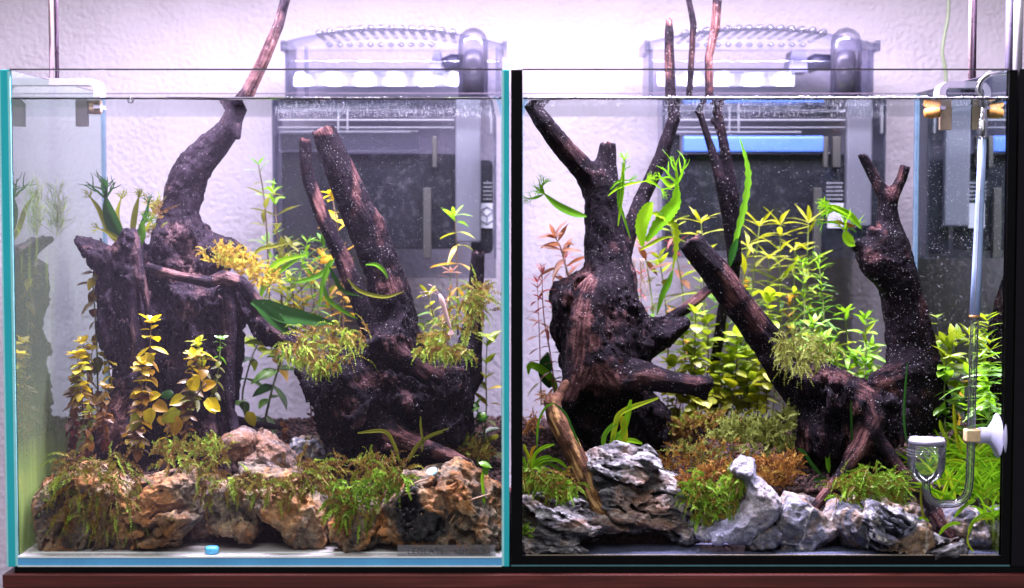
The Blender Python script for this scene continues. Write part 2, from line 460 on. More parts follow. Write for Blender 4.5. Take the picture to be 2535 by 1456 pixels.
def mat_pane(name, tint, mirror_col, lo=0.30, hi=0.42, algae=None, base=0.004, film=None, fcol=(0.44, 0.38, 0.52)):
    """glass seen from the water side: clear when looked through squarely, a mirror past the critical angle"""
    t = NT(name); f, fr = t.facing(0.5)
    v = t.coord()
    refl = t.math('MAXIMUM', t.ramp(f, [(lo, 0.0), (hi, 1.0)]), base)
    tr = t.sh('Transparent', tint); gl = t.sh('Glossy', mirror_col, 0.0)
    s = t.mixs(refl, tr, gl)
    if algae:
        s = t.mixs(algae(t, v), s, t.mixs(0.5, t.sh('Diffuse', (0.32, 0.50, 0.03)), t.sh('Translucent', (0.32, 0.52, 0.03))))
    if film:
        s = t.mixs(film(t, v), s, t.mixs(0.6, t.sh('Diffuse', fcol), t.sh('Translucent', fcol)))
    M[name] = t.done(s); return M[name]
def mat_clear(name, tint, gloss=0.5, rough=0.08, body=0.0, body_col=(0.7, 0.7, 0.8), edge=None):
    """thin clear plastic or glass; edge: tint where it is seen edge-on (a longer way through)"""
    t = NT(name); f, fr = t.facing(0.4)
    col = t.mix(t.ramp(f, [(0.35, 0.0), (0.95, 1.0)]), tint, edge) if edge else tint
    tr = t.sh('Transparent', col); gl = t.sh('Glossy', (0.95, 0.95, 1.0), rough)
    s = t.mixs(t.math('MULTIPLY', fr, gloss, True), tr, gl)
    if body > 0: s = t.mixs(body, s, t.mixs(0.5, t.sh('Diffuse', body_col), t.sh('Translucent', body_col)))
    M[name] = t.done(s); return M[name]
def mat_water():
    t = NT('water_surface'); v = t.coord()
    w = t.noise(t.coord('Object', (1, 2.2, 1)), 26, 3, 0.5)
    nb = t.bump(w, 0.12, 0.0012)
    f, fr = t.facing(0.5)
    refl = t.math('MAXIMUM', t.ramp(f, [(0.30, 0.0), (0.45, 0.97)]), 0.02)
    M['water'] = t.done(t.mixs(refl, t.sh('Transparent', (0.98, 0.99, 1)), t.sh('Glossy', (0.88, 0.92, 0.93), 0.02, nb)))
def mat_emit(name, col, strength):
    t = NT(name); e = t.n('ShaderNodeEmission'); t.put(e.inputs[0], col); e.inputs[1].default_value = strength
    M[name] = t.done(e.outputs[0])

mat_wall(); mat_cabinet(); mat_water()
mat_wood('driftwood_left', (0.0042, 0.0030, 0.0062), (0.016, 0.0105, 0.017), (0.075, 0.035, 0.040), (0.24, 0.135, 0.13), 0.30)
mat_wood('driftwood_black', (0.0012, 0.0009, 0.0022), (0.0062, 0.0038, 0.0066), (0.050, 0.020, 0.023), (0.175, 0.082, 0.076), 0.45)
mat_wood('driftwood_tan', (0.020, 0.009, 0.007), (0.07, 0.032, 0.020), (0.20, 0.092, 0.040), (0.60, 0.37, 0.16), 0.1)
mat_rock('rock_ochre', [(0.016, 0.013, 0.013), (0.075, 0.058, 0.048), (0.19, 0.145, 0.105), (0.52, 0.385, 0.20)], (0.50, 0.38, 0.22), 0.3, (0.29, 0.110, 0.017), 0.62, 62)
mat_rock('rock_brown', [(0.022, 0.018, 0.022), (0.075, 0.055, 0.056), (0.18, 0.135, 0.125), (0.40, 0.33, 0.30)], (0.40, 0.32, 0.27), 0.4, (0.17, 0.068, 0.024), 0.55, 68)
mat_rock('rock_grey', [(0.018, 0.018, 0.026), (0.065, 0.066, 0.092), (0.145, 0.147, 0.19), (0.36, 0.36, 0.43)], (0.55, 0.52, 0.48), 0.9, (0.32, 0.18, 0.055), 0.45, 62)
mat_rock('rock_strata', [(0.006, 0.006, 0.008), (0.055, 0.052, 0.060), (0.22, 0.215, 0.235), (0.68, 0.67, 0.69)], (0.60, 0.57, 0.53), 0.3, (0.30, 0.14, 0.06), 0.30, 46, (1, 1, 3.2), (0, R(-28), 0))
mat_rock('rock_pale', [(0.075, 0.075, 0.115), (0.18, 0.18, 0.255), (0.29, 0.29, 0.395), (0.48, 0.48, 0.60)], (0.60, 0.57, 0.55), 0.4, (0.30, 0.21, 0.08), 0.22, 55)
t = NT('soil_pellet'); v = t.coord(); c = t.ramp(t.attr('tint'), [(0, (0.014, 0.007, 0.008)), (0.5, (0.042, 0.020, 0.020)), (1, (0.10, 0.050, 0.047))])
M['soil'] = t.done(t.pbr(c, 0.85, t.bump(t.noise(v, 900, 3), 0.4, 0.0004), 0.3))
plain('soil_bed', (0.045, 0.022, 0.02), 0.9)
# leaves
LEAF = {
 'yellow': ((0.40, 0.36, 0.006), (0.74, 0.54, 0.012)), 'gold': ((0.34, 0.16, 0.010), (0.62, 0.36, 0.014)), 'rust': ((0.11, 0.05, 0.018), (0.30, 0.125, 0.030)),
 'maroon': ((0.08, 0.022, 0.014), (0.22, 0.055, 0.030)), 'olive': ((0.09, 0.11, 0.012), (0.23, 0.24, 0.022)), 'green': ((0.05, 0.17, 0.010), (0.15, 0.38, 0.018)),
 'lime': ((0.20, 0.34, 0.010), (0.43, 0.56, 0.022)), 'bright': ((0.10, 0.32, 0.008), (0.30, 0.60, 0.016)), 'dark': ((0.010, 0.055, 0.010), (0.035, 0.13, 0.018)),
 'pink': ((0.16, 0.024, 0.030), (0.32, 0.075, 0.075)), 'copper': ((0.15, 0.048, 0.022), (0.30, 0.115, 0.050)), 'amber': ((0.46, 0.24, 0.018), (0.74, 0.44, 0.045)),
 'chartreuse': ((0.26, 0.32, 0.010), (0.48, 0.50, 0.018))}
LEAF['bronze'] = ((0.12, 0.065, 0.010), (0.34, 0.20, 0.022))
for k, (a, b) in LEAF.items(): mat_leaf('leaf_'+k, tuple(0.80*x for x in a), tuple(0.80*x for x in b))
plain('stem_green', (0.12, 0.16, 0.04), 0.5); plain('stem_brown', (0.08, 0.05, 0.03), 0.6); plain('stem_red', (0.16, 0.05, 0.04), 0.6)
mat_tint('moss_olive', [(0, (0.07, 0.032, 0.012)), (0.3, (0.17, 0.090, 0.022)), (0.55, (0.19, 0.165, 0.024)), (0.78, (0.19, 0.30, 0.030)), (1, (0.38, 0.54, 0.07))])
mat_tint('moss_green', [(0, (0.11, 0.048, 0.012)), (0.28, (0.19, 0.12, 0.022)), (0.52, (0.11, 0.18, 0.014)), (0.8, (0.15, 0.31, 0.018)), (1, (0.34, 0.54, 0.06))])
mat_tint('moss_rust', [(0, (0.08, 0.028, 0.012)), (0.4, (0.20, 0.080, 0.022)), (0.7, (0.42, 0.20, 0.04)), (1, (0.56, 0.42, 0.09))])
mat_tint('moss_gold', [(0, (0.14, 0.07, 0.015)), (0.4, (0.36, 0.23, 0.03)), (0.75, (0.52, 0.38, 0.04)), (1, (0.36, 0.42, 0.06))])
mat_tint('sprig_pale', [(0, (0.09, 0.065, 0.018)), (0.5, (0.16, 0.18, 0.032)), (1, (0.40, 0.46, 0.12))])
# glass, water, plastics
def algae_left(t, v):
    sx = t.n('ShaderNodeSeparateXYZ'); t.l(v, sx.inputs[0])
    streak = t.noise(t.coord('Object', (1, 160, 9)), 1.0, 4, 0.6)
    low = t.ramp(sx.outputs[2], [(0.012, 1.0), (0.050, 0.75), (0.075, 0.15), (0.12, 0.0)])
    patch = t.math('MULTIPLY', t.ramp(t.noise(t.coord('Object', (1, 90, 16)), 1.0, 4, 0.6), [(0.60, 0.0), (0.74, 1.0)]), t.ramp(sx.outputs[2], [(0.12, 0.3), (0.17, 1.0), (0.19, 1.0), (0.215, 0.0)]))
    return t.math('ADD', t.math('MULTIPLY', low, t.ramp(streak, [(0.30, 0.60), (0.62, 1.0)])), t.math('MULTIPLY', patch, 0.42), True)
def veil_left(t, v):
    sx = t.n('ShaderNodeSeparateXYZ'); t.l(v, sx.inputs[0])
    return t.math('MULTIPLY', t.ramp(sx.outputs[2], [(0.05, 0.34), (0.17, 0.28), (0.22, 0.12), (0.27, 0.06)]), t.ramp(t.noise(v, 700, 3, 0.7), [(0.3, 0.5), (0.7, 1.4)]))
def algae_right(t, v):
    sx = t.n('ShaderNodeSeparateXYZ'); t.l(v, sx.inputs[0])
    streak = t.noise(t.coord('Object', (1, 160, 9)), 1.0, 4, 0.6)
    return t.math('MULTIPLY', t.ramp(sx.outputs[2], [(0.01, 0.5), (0.06, 0.1), (0.10, 0.0)]), t.ramp(streak, [(0.4, 0.1), (0.65, 0.9)]))
def film_left(t, v):
    sx = t.n('ShaderNodeSeparateXYZ'); t.l(v, sx.inputs[0])
    side = t.ramp(t.math('MULTIPLY', sx.outputs[0], -3.3), [(0.35, 0.25), (0.9, 1.0)])
    hgt = t.ramp(sx.outputs[2], [(0.0, 0.9), (0.27, 1.0), (0.272, 0.0)])
    dust = t.ramp(t.noise(v, 900, 3, 0.7), [(0.3, 0.4), (0.7, 1.6)])
    return t.math('MULTIPLY', t.math('MULTIPLY', side, hgt), t.math('MULTIPLY', dust, 0.052))
mat_pane('side_glass_left', (0.93, 0.98, 0.97), (0.82, 0.93, 0.90), algae=algae_left, film=veil_left, fcol=(0.34, 0.44, 0.30))
mat_pane('side_glass_right', (0.9, 0.96, 0.95), (0.80, 0.90, 0.88), algae=algae_right)
mat_pane('front_glass', (0.985, 0.995, 0.995), (0.9, 0.95, 0.95), 0.6, 0.95)
mat_pane('front_glass_dusty', (0.985, 0.995, 0.995), (0.9, 0.95, 0.95), 0.6, 0.95, film=film_left)
mat_pane('back_glass', (0.93, 0.955, 0.96), (0.9, 0.95, 0.95), 0.6, 0.95)
t = NT('teal_glass_edge'); v = t.coord(); f, fr = t.facing(0.3)
n = t.noise(t.coord('Object', (300, 300, 30)), 1.0, 4)
M['teal'] = t.done(t.mixs(t.math('MULTIPLY', fr, 0.5), t.pbr(t.mix(n, (0.006, 0.40, 0.48), (0.02, 0.60, 0.68)), 0.25, None, 0.6), t.sh('Glossy', (0.8, 1, 1), 0.1)))
plain('teal_bright', (0.35, 0.80, 0.86), 0.2, 0, 0.8, 0.1)
plain('blue_edge', (0.10, 0.42, 0.85), 0.15, 0, 0.7, 0.15, 30)  # lamp-lit glow of the base edge and its lines put into the colour
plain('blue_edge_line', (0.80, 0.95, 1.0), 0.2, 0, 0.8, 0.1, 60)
plain('black_silicone', (0.0022, 0.0018, 0.0026), 0.4, 0, 0.12)
plain('dark_base', (0.09, 0.10, 0.17), 0.16, 0, 0.8)
plain('grey_base', (0.62, 0.59, 0.60), 0.25, 0, 0.5, 0.15, 60)
plain('black_mat', (0.003, 0.003, 0.004), 0.7, 0, 0.1)
plain('dark_panel', (0.006, 0.005, 0.008), 0.5, 0, 0.15)
plain('meniscus', (0.02, 0.014, 0.02), 0.5, 0, 0.1)
plain('metal', (0.55, 0.50, 0.52), 0.25, 1.0)
plain('metal_grey', (0.22, 0.21, 0.21), 0.4, 0.7)
plain('frosted', (0.60, 0.56, 0.70), 0.3, 0, 0.5)
plain('screw_amber', (0.50, 0.22, 0.055), 0.3, 0, 0.6, 0.2, 300)
plain('screw_pale', (0.46, 0.33, 0.25), 0.3, 0, 0.6, 0.2, 300)
plain('white_plastic', (0.72, 0.72, 0.80), 0.4)
plain('cup_white', (0.42, 0.42, 0.60), 0.45)
plain('blue_hose', (0.36, 0.48, 0.86), 0.3)
plain('blue_pad', (0.032, 0.078, 0.27), 0.5)
plain('pellet_blue', (0.10, 0.52, 0.85), 0.4, 0, 0.5, 0.1)
plain('flake_blue', (0.36, 0.66, 0.95), 0.4, 0, 0.5, 0.1)
plain('label_white', (0.26, 0.26, 0.30), 0.6)
plain('label_ink', (0.09, 0.09, 0.12), 0.6)
plain('shrimp', (0.62, 0.40, 0.40), 0.35)
plain('pale_root', (0.40, 0.26, 0.17), 0.6)
t = NT('bubble'); M['bubble'] = t.done(t.mixs(0.45, t.pbr((0.85, 0.85, 0.95), 0.15, None, 0.8), t.sh('Transparent', (1, 1, 1))))
mat_clear('lid_clear', (0.84, 0.85, 0.92), 0.9, 0.12, 0.08, (0.36, 0.37, 0.46), (0.38, 0.39, 0.54))
mat_clear('box_clear', (0.90, 0.90, 0.96), 0.8, 0.10, 0.04, (0.38, 0.38, 0.48), (0.34, 0.35, 0.50))
mat_clear('smoke_clear', (0.66, 0.67, 0.72), 0.4, 0.1, 0.03, (0.3, 0.3, 0.34), (0.35, 0.36, 0.42))
mat_clear('tube_milky', (0.75, 0.76, 0.84), 0.5, 0.1, 0.55, (0.24, 0.24, 0.29), (0.5, 0.5, 0.6))
mat_clear('glassware', (0.97, 0.985, 0.98), 1.0, 0.03, 0.02, (0.8, 0.8, 0.85), (0.58, 0.62, 0.62))
mat_clear('decal_film', (0.9, 0.9, 0.92), 0.1, 0.4, 0.22, (0.6, 0.6, 0.65))
mat_clear('decal_ink', (0.6, 0.6, 0.62), 0.1, 0.4, 0.65, (0.22, 0.22, 0.25))
mat_clear('pad_clear', (0.72, 0.72, 0.77), 0.3, 0.3, 0.14, (0.10, 0.10, 0.13))
t = NT('filter_media'); v = t.coord(); n = t.noise(v, 120, 6, 0.75, 0.4); n2 = t.noise(v, 1200, 2)
c = t.mix(t.ramp(n2, [(0.62, 0.0), (0.72, 0.8)]), t.ramp(n, [(0.40, (0.004, 0.005, 0.009)), (0.54, (0.022, 0.022, 0.027)), (0.66, (0.20, 0.18, 0.16))]), (0.28, 0.28, 0.32))
M['media'] = t.done(t.pbr(c, 0.8, t.bump(n, 0.6, 0.002), 0.3))
plain('pump_dark', (0.045, 0.045, 0.085), 0.4)
plain('tube_inside', (0.05, 0.045, 0.075), 0.3)
mat_emit('led', (1.0, 0.97, 1.0), 60.0)
plain('rod_pink_side', (0.62, 0.45, 0.50), 0.3, 0.6); plain('rod_dark_side', (0.12, 0.08, 0.12), 0.3, 0.6); plain('rod_lilac', (0.34, 0.30, 0.46), 0.3, 0.4); plain('rod_pale', (0.70, 0.68, 0.76), 0.4)  # pinkish and dark sides of the reflective poles put into two rod colours
plain('airline', (0.15, 0.19, 0.11), 0.4); plain('grey_acryl', (0.20, 0.18, 0.24), 0.3, 0, 0.6); plain('leg_bronze', (0.42, 0.30, 0.22), 0.35, 0.5)
plain('rim_dark', (0.075, 0.06, 0.085), 0.2, 0, 0.7)
plain('teal_dim', (0.05, 0.16, 0.18), 0.2, 0, 0.7)
plain('seam_tan', (0.30, 0.25, 0.20), 0.4)
mat_clear('spill', (0.74, 0.76, 0.90), 0.30, 0.11, 0.12, (0.24, 0.26, 0.42))
mat_clear('lid_pale', (0.88, 0.88, 0.94), 0.5, 0.2, 0.12, (0.42, 0.42, 0.52))
mat_clear('rib_clear', (0.82, 0.82, 0.90), 0.9, 0.12, 0.12, (0.45, 0.45, 0.56), (0.26, 0.26, 0.40))
mat_clear('hood', (0.84, 0.83, 0.90), 0.7, 0.12, 0.09, (0.30, 0.30, 0.40), (0.34, 0.34, 0.48))
mat_clear('shelf', (0.8, 0.8, 0.88), 0.9, 0.15, 0.35, (0.62, 0.62, 0.68), (0.5, 0.5, 0.6))
mat_clear('chamber', (0.5, 0.5, 0.52), 0.4, 0.3, 0.45, (0.16, 0.155, 0.15))
plain('pump_blue', (0.18, 0.18, 0.30), 0.4); plain('motor', (0.035, 0.035, 0.045), 0.5); plain('guide', (0.022, 0.021, 0.020), 0.5); plain('print_grey', (0.13, 0.13, 0.15), 0.6)
plain('screw_clip', (0.62, 0.45, 0.25), 0.3, 0, 0.6, 0.2, 300)
mat_clear('ridge', (0.85, 0.87, 0.9), 1.0, 0.06, 0.25, (0.75, 0.75, 0.85), (0.4, 0.42, 0.45))
plain('ceramic', (0.42, 0.39, 0.52), 0.6)
t = NT('foam'); M['foam'] = t.done(t.pbr((0.92, 0.90, 0.96), 0.2, None, 0.8))
plain('corner_glass', (0.09, 0.14, 0.20), 0.2, 0, 0.6)
mat_tint('algae_haze', [(0, (0.10, 0.14, 0.05)), (0.6, (0.20, 0.28, 0.09)), (1, (0.32, 0.42, 0.16))], 0.5)
# ------------------------------------------------------------------ the setting: wall and cabinet
DB = 0.228            # inner depth of the tanks
def bx(mb, x0, x1, y0, y1, z0, z1, b=0.0): mb.box(x0, x1, y0, y1, z0, z1, b); return mb
m = MB(); bx(m, -1.6, 1.6, 0.37, 0.42, -0.7, 1.0)
tag(m.build('wall', M['wall']), kind='structure')
cab = thing('aquarium_cabinet', 'dark reddish brown wooden cabinet top under both aquariums', 'cabinet', (0, 0.1, -0.04))
m = MB(); bx(m, -0.302, 0.42, -0.006, 0.30, -0.0115, -0.0035, 0.0006); m.build('top_board', M['cabinet'], cab)
m = MB(); bx(m, -0.302, 0.42, -0.004, 0.30, -0.60, -0.0119, 0.0006); m.build('body_board', M['cabinet'], cab)
m = MB(); bx(m, -0.296, 0.305, -0.001, 0.262, -0.0034, -0.0002)
tag(m.build('rubber_mat', M['black_mat']), 'thin black rubber mat between the aquariums and the cabinet', 'mat')

# ------------------------------------------------------------------ aquariums
G = 0.0048; TOP = 0.2945; WL = 0.2775      # glass thickness, rim height, water level
def tank(name, label, x0, x1, left):
    t = thing(name, label, 'aquarium', ((x0+x1)/2, 0.12, 0.0))
    m = MB(); bx(m, x0+0.0001, x1-0.0001, 0.0, 0.0, 0, 0)
    # base plate, front and rear panes, side panes (inner faces carry the optics, so each pane is one sheet and its polished edge)
    zb = 0.0062
    m = MB(); bx(m, x0+0.0002, x1-0.0002, 0.0012, DB+0.004, 0.0, zb)
    m.build('base_pane', M['grey_base'] if left else M['dark_base'], t)
    def sheet(nm, V, mat):
        o = obj(nm, mesh(nm, V, [(0, 1, 2, 3)], mat, False), t); return o
    el = 0.0062 if left else 0.0068; er = 0.0044 if left else 0.0050
    xi0, xi1 = x0+el, x1-er
    sheet('front_pane', [(xi0, 0.0004, zb), (xi1, 0.0004, zb), (xi1, 0.0004, TOP), (xi0, 0.0004, TOP)], M['front_glass_dusty' if left else 'front_glass'])
    sheet('back_pane', [(xi0, DB, zb), (xi1, DB, zb), (xi1, DB, TOP), (xi0, DB, TOP)], M['back_glass'])
    sl = 'side_glass_left' if left else 'side_glass_right'
    sheet('side_pane', [(xi0, 0.001, zb), (xi0, DB, zb), (xi0, DB, TOP), (xi0, 0.001, TOP)], M[sl])
    sheet('side_pane', [(xi1, 0.001, zb), (xi1, DB, zb), (xi1, DB, TOP), (xi1, 0.001, TOP)], M['front_glass' if left else sl])
    for xc in (xi0+0.0001, xi1-0.0017):
        m = MB(); bx(m, xc, xc+0.0016, DB-0.0018, DB-0.0004, zb+0.0002, TOP-0.001); m.build('corner_seam', M['corner_glass'], t)
    # rims: the cut top edges of the panes
    rim = M['rim_dark']
    m = MB(); bx(m, xi0, xi1, -0.0004, 0.0030, TOP-0.0002, TOP+0.0006); m.build('front_rim', rim, t)
    m = MB(); bx(m, xi0, xi1, DB, DB+0.003, TOP-0.0002, TOP+0.0004); m.build('back_rim', rim, t)
    m = MB(); bx(m, xi0-0.003, xi0, 0.0032, DB-0.0002, TOP-0.0002, TOP+0.0004); m.build('side_rim', rim, t)
    m = MB(); bx(m, xi1, xi1+0.003, 0.0032, DB-0.0002, TOP-0.0002, TOP+0.0004); m.build('side_rim', rim, t)
    for s_, xa, xb in ((0, x0, xi0), (1, xi1, x1)):
        m = MB()
        if left:
            bx(m, xa, xb, 0.0, 0.004, 0, TOP, 0.0004); e = m.build('pane_edge', M['teal'], t)
            m = MB(); xs = xb if s_ == 0 else xa
            bx(m, xs-(0.0013 if s_ == 0 else 0.0001), xs+(0.0001 if s_ == 0 else 0.0013), -0.0004, 0.001, 0.0006, TOP-0.001)
            m.build('bevel_line', M['teal_bright'], e)
            if s_ == 0:
                m = MB(); bx(m, xa-0.0004, xa+0.0006, -0.0003, 0.001, 0.0004, TOP-0.001); m.build('bevel_line', M['teal_bright'], e)
                m = MB(); bx(m, xa+0.0001, xa+0.004, 0.006, DB+0.004, 0, TOP-0.001)
        else:
            bx(m, xa, xb, 0.0, 0.006, 0, TOP, 0.0004); m.build('black_seam', M['black_silicone'], t)
    # foot of the front: the edge of the base plate behind the front pane
    m = MB()
    if left:
        bx(m, xi0, xi1, 0.0, 0.0011, 0.0006, zb-0.0006); e = m.build('base_edge', M['blue_edge'], t)
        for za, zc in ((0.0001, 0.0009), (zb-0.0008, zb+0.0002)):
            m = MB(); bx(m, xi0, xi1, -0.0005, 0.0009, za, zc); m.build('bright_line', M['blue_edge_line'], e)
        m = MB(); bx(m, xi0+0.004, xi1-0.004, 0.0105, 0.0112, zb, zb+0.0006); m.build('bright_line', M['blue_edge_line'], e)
    else:
        bx(m, xi0, xi1, 0.0, 0.0011, 0.0014, zb+0.0004); e = m.build('base_edge', M['black_silicone'], t)
        m = MB(); bx(m, x0, x1, -0.0004, 0.0009, 0.0003, 0.0013); m.build('glass_line', M['teal_dim'], e)
        m = MB(); bx(m, xi0+0.002, xi1-0.002, 0.0009, 0.0016, zb+0.0004, zb+0.0009); m.build('seam_line', M['seam_tan'], e)
    return t, xi0, xi1
tankL, L0, L1 = tank('glass_aquarium', 'clear glass aquarium with bright teal cut edges', -0.3005, -0.0016, True)
tankR, R0, R1 = tank('glass_aquarium', 'glass aquarium with black silicone corner seams', -0.0006, 0.2965, False)

def water(x0, x1, label, parentname):
    m = MB()
    xs = np.linspace(x0+0.0002, x1-0.0002, 60); ys = np.linspace(0.0008, DB-0.0004, 40)
    V = []
    for y in ys:
        for x in xs:
            e = min(y-0.0008, DB-0.0004-y, x-x0, x1-x); V.append((x, y, WL+0.0012*math.exp(-max(e, 0)/0.0016)))
    nx = len(xs)
    F = [(j*nx+i, j*nx+i+1, (j+1)*nx+i+1, (j+1)*nx+i) for j in range(len(ys)-1) for i in range(nx-1)]
    o = obj('water', mesh('water', V, F, M['water'])); tag(o, label, kind='structure')
    # the meniscus that climbs the front glass ; its dark refraction is put into the colour
    m = MB(); rng = random.Random(int(x0*1e4))
    pts = []; rr = []
    for k in range(90):
        x = x0+0.0003+(x1-x0-0.0006)*k/89; pts.append((x, 0.0016, WL+0.0003+rng.uniform(-.0001, .0001))); rr.append(0.00050+0.00022*perlin([[x*60, 1, 2]])[0])
    m.tube(pts, rr, 6); e = m.build('meniscus', M['meniscus'], o, True)
    return o
wL = water(L0, L1, 'still water surface in the teal edged aquarium', 'a'); wR = water(R0, R1, 'rippled water surface in the black seamed aquarium', 'b')

m = MB(); bx(m, 0.2975, 0.36, 0.0, 0.26, -0.0115+0.0117, TOP+0.0004)
tag(m.build('side_panel', M['dark_panel']), 'tall near black panel standing against the outer side of the black seamed aquarium', 'panel')

# ------------------------------------------------------------------ decal with lettering on the left tank's front
a, b = P(984, 1349, 0), P(1226, 1379, 0)
m = MB(); bx(m, a.x, b.x, -0.0003, -0.0001, b.z, a.z); dec = m.build('decal', M['decal_film'], tankL)
def text(s, x, z, size, y, mat, parent, ext=0.0001, stretch=1.0, name='lettering'):
    cu = bpy.data.curves.new(name, 'FONT'); cu.body = s; cu.size = size; cu.extrude = ext; cu.align_x = 'LEFT'; cu.space_character = stretch
    o = bpy.data.objects.new('text_tmp', cu); C.objects.link(o)
    bpy.context.view_layer.update()
    me = bpy.data.meshes.new_from_object(o.evaluated_get(bpy.context.evaluated_depsgraph_get()))
    bpy.data.objects.remove(o); me.name = name; me.materials.clear(); me.materials.append(mat)
    q = obj(name, me, parent, Matrix.Translation((x, y, z)) @ Matrix.Rotation(math.pi/2, 4, 'X')); return q
p = P(1008, 1371, 0); text('LEGLASS', p.x, p.z, 0.0052, -0.0004, M['decal_ink'], dec, 0.00004, 1.12)
p = P(1124, 1371, 0); text('KOTOBUKI', p.x, p.z, 0.0042, -0.0004, M['decal_ink'], dec, 0.00004, 1.0)

# ------------------------------------------------------------------ lamps over the tanks and their stands
def lamp(x, label):
    t = thing('light_bar', label, 'aquarium light', (x, 0.085, 0.45), 'light bars over the aquariums')
    m = MB(); bx(m, x-0.14, x+0.14, 0.03, 0.14, 0.432, 0.446, 0.002); m.build('housing', M['metal'], t)
    proto = None
    for row, y in enumerate((0.055, 0.085, 0.115)):
        for k in range(14):
            xx = x-0.13+0.02*k
            if proto is None:
                m = MB(); bx(m, -0.0022, 0.0022, -0.0022, 0.0022, -0.0006, 0.0006); proto = m.build('diode', M['led'], t); o = proto
            else:
                o = proto.copy(); C.objects.link(o)
            o.matrix_basis = Matrix.Translation((xx, y, 0.4312))
    return t
lamp(-0.15, 'flat metal light bar with rows of white diodes above the teal edged aquarium')
lamp(0.15, 'flat metal light bar with rows of white diodes above the black seamed aquarium')

def rod(px, d, r_px, y0, y1, label, mat, group='lamp stand rods'):
    a, b = P(px, y0, d), P(px, y1, d)
    t = thing('lamp_rod', label, 'rod', (a.x, a.y, b.z), group)
    m = MB(); m.tube([(a.x, a.y, b.z), (a.x, a.y, a.z+0.06)], r_px*S(d), 20); m.build('shaft', M[mat], t, True)
    return t
rod(125, 0.10, 5.5, 0, 193, 'slim shiny metal rod rising from the frosted bracket on the teal edged tank', 'rod_pink_side')
rod(139, 0.115, 5.0, 0, 193, 'dark right side of the slim pinkish metal rod above the frosted bracket', 'rod_dark_side')
rod(2404, 0.12, 5, 0, 205, 'slim shiny pinkish rod above the grey bracket of the black seamed tank', 'rod_pink_side')
rod(2414, 0.125, 5, 0, 205, 'dark side of the slim pinkish rod on the black seamed tank', 'rod_dark_side')
rod(2500, 0.16, 9, 0, 185, 'thick lilac grey rod behind the corner of the black seamed tank', 'rod_lilac')
rod(2522, 0.10, 11, 0, 178, 'thick pale rod nearest the frame edge behind the near black panel', 'rod_pale')
# thin hanging airline
m = MB(); m.tube([P(a, b, 0.30) for a, b in smooth_path([(2349, -20), (2347, 40), (2338, 90), (2333, 130), (2341, 180), (2342, 240)], 24)], 4.2*S(.3), 8)
tag(m.build('air_line', M['airline'], None, True), 'thin pale green air line hanging against the wall', 'air line')

def bracket(xpane, sgn, d, px_leg, pz_top, label, mat, legmat, screwmat, frosted_w, legz):
    """clamp straddling a side pane: top plate, inner leg, outer leg, thumb screw"""
    a = P(px_leg[0], pz_top, d); b = P(px_leg[1], pz_top, d)
    t = thing('pane_bracket', label, 'bracket', (xpane, d, TOP), 'lamp stand brackets on the rims')
    x_in0, x_in1 = min(a.x, b.x), max(a.x, b.x)
    zt = a.z
    w = 0.016
    m = MB(); th = 0.0042
    # inverted U profile with a rounded shoulder, swept front to back
    xi = x_in1 if sgn > 0 else x_in0
    xo = xpane-sgn*0.016
    prof = []
    for k in range(9):
        th_ = math.pi/2*k/8; r = 0.0075
        prof.append((xi-sgn*r+sgn*r*math.sin(th_), zt-r+r*math.cos(th_)))
    outer = [(xo, zt)]+prof+[(xi, legz)]
    inner = [(xi-sgn*th, legz), (xi-sgn*th, zt-0.0075)]+[(xi-sgn*0.0075+sgn*(0.0075-th)*math.sin(math.pi/2*k/6), zt-0.0075+(0.0075-th)*math.cos(math.pi/2*k/6)) for k in range(6, -1, -1)]+[(xo, zt-th)]
    ring = outer+inner; n = len(ring)
    V = [(x, d-w/2, z) for x, z in ring]+[(x, d+w/2, z) for x, z in ring]
    F = [(i, (i+1) % n, n+(i+1) % n, n+i) for i in range(n)]
    no = len(outer)
    for i in range(no-1):
        j = n-1-int(i*(len(inner)-1)/(no-1)); j2 = n-1-int((i+1)*(len(inner)-1)/(no-1))
        f = [i, i+1, j2] if j == j2 else [i, i+1, j2, j]
        F.append(tuple(f)); F.append(tuple(n+q for q in f[::-1]))
    m.add(V, F); m.build('clamp', M[mat], t)
    return t, xi, zt
brL, xi, zt = bracket(L0, 1, 0.092, (205, 254), 196, 'frosted white acrylic bracket hooked over the rim of the teal edged tank', 'frosted', 'metal_grey', 'screw_pale', 0, WL-0.0012)
a, b = P(186, 252, 0.085), P(217, 313, 0.085)
m = MB(); bx(m, a.x, b.x, 0.085, 0.089, b.z, a.z, 0.0005); m.build('metal_leg', M['metal_grey'], brL)
m = MB(); p = P(222, 273, 0.088); q = P(252, 273, 0.088); m.tube([p, p.lerp(q, .25), p.lerp(q, .3), p.lerp(q, .92), q], [10*S(.088), 10*S(.088), 10.5*S(.088), 10.5*S(.088), 8*S(.088)], 14); m.build('thumb_screw', M['screw_pale'], brL, True)
m = MB(); a, b = P(108, 202, .105), P(140, 245, .105); bx(m, a.x, b.x, .105, .112, b.z, a.z, .0008); m.build('outer_block', M['lid_clear'], brL)
brR, xi, zt = bracket(R1, -1, 0.105, (2318, 2330), 203, 'grey acrylic bracket with orange screw on the rim of the black seamed tank', 'grey_acryl', 'metal_grey', 'screw_amber', 0, WL-0.0012)
m = MB(); p = P(2288, 281, 0.10); q = P(2326, 277, 0.10); m.tube([p, p.lerp(q, .08), p.lerp(q, .35), p.lerp(q, .4), p.lerp(q, .95), q], [9*S(.1), 12*S(.1), 13*S(.1), 15*S(.1), 14*S(.1), 11*S(.1)], 12); m.build('thumb_screw', M['screw_amber'], brR, True)
m = MB(); a, b = P(2328, 262, 0.104), P(2356, 322, 0.104); bx(m, a.x, b.x, .104, .108, b.z, a.z, .0005); m.build('metal_leg', M['leg_bronze'], brR)
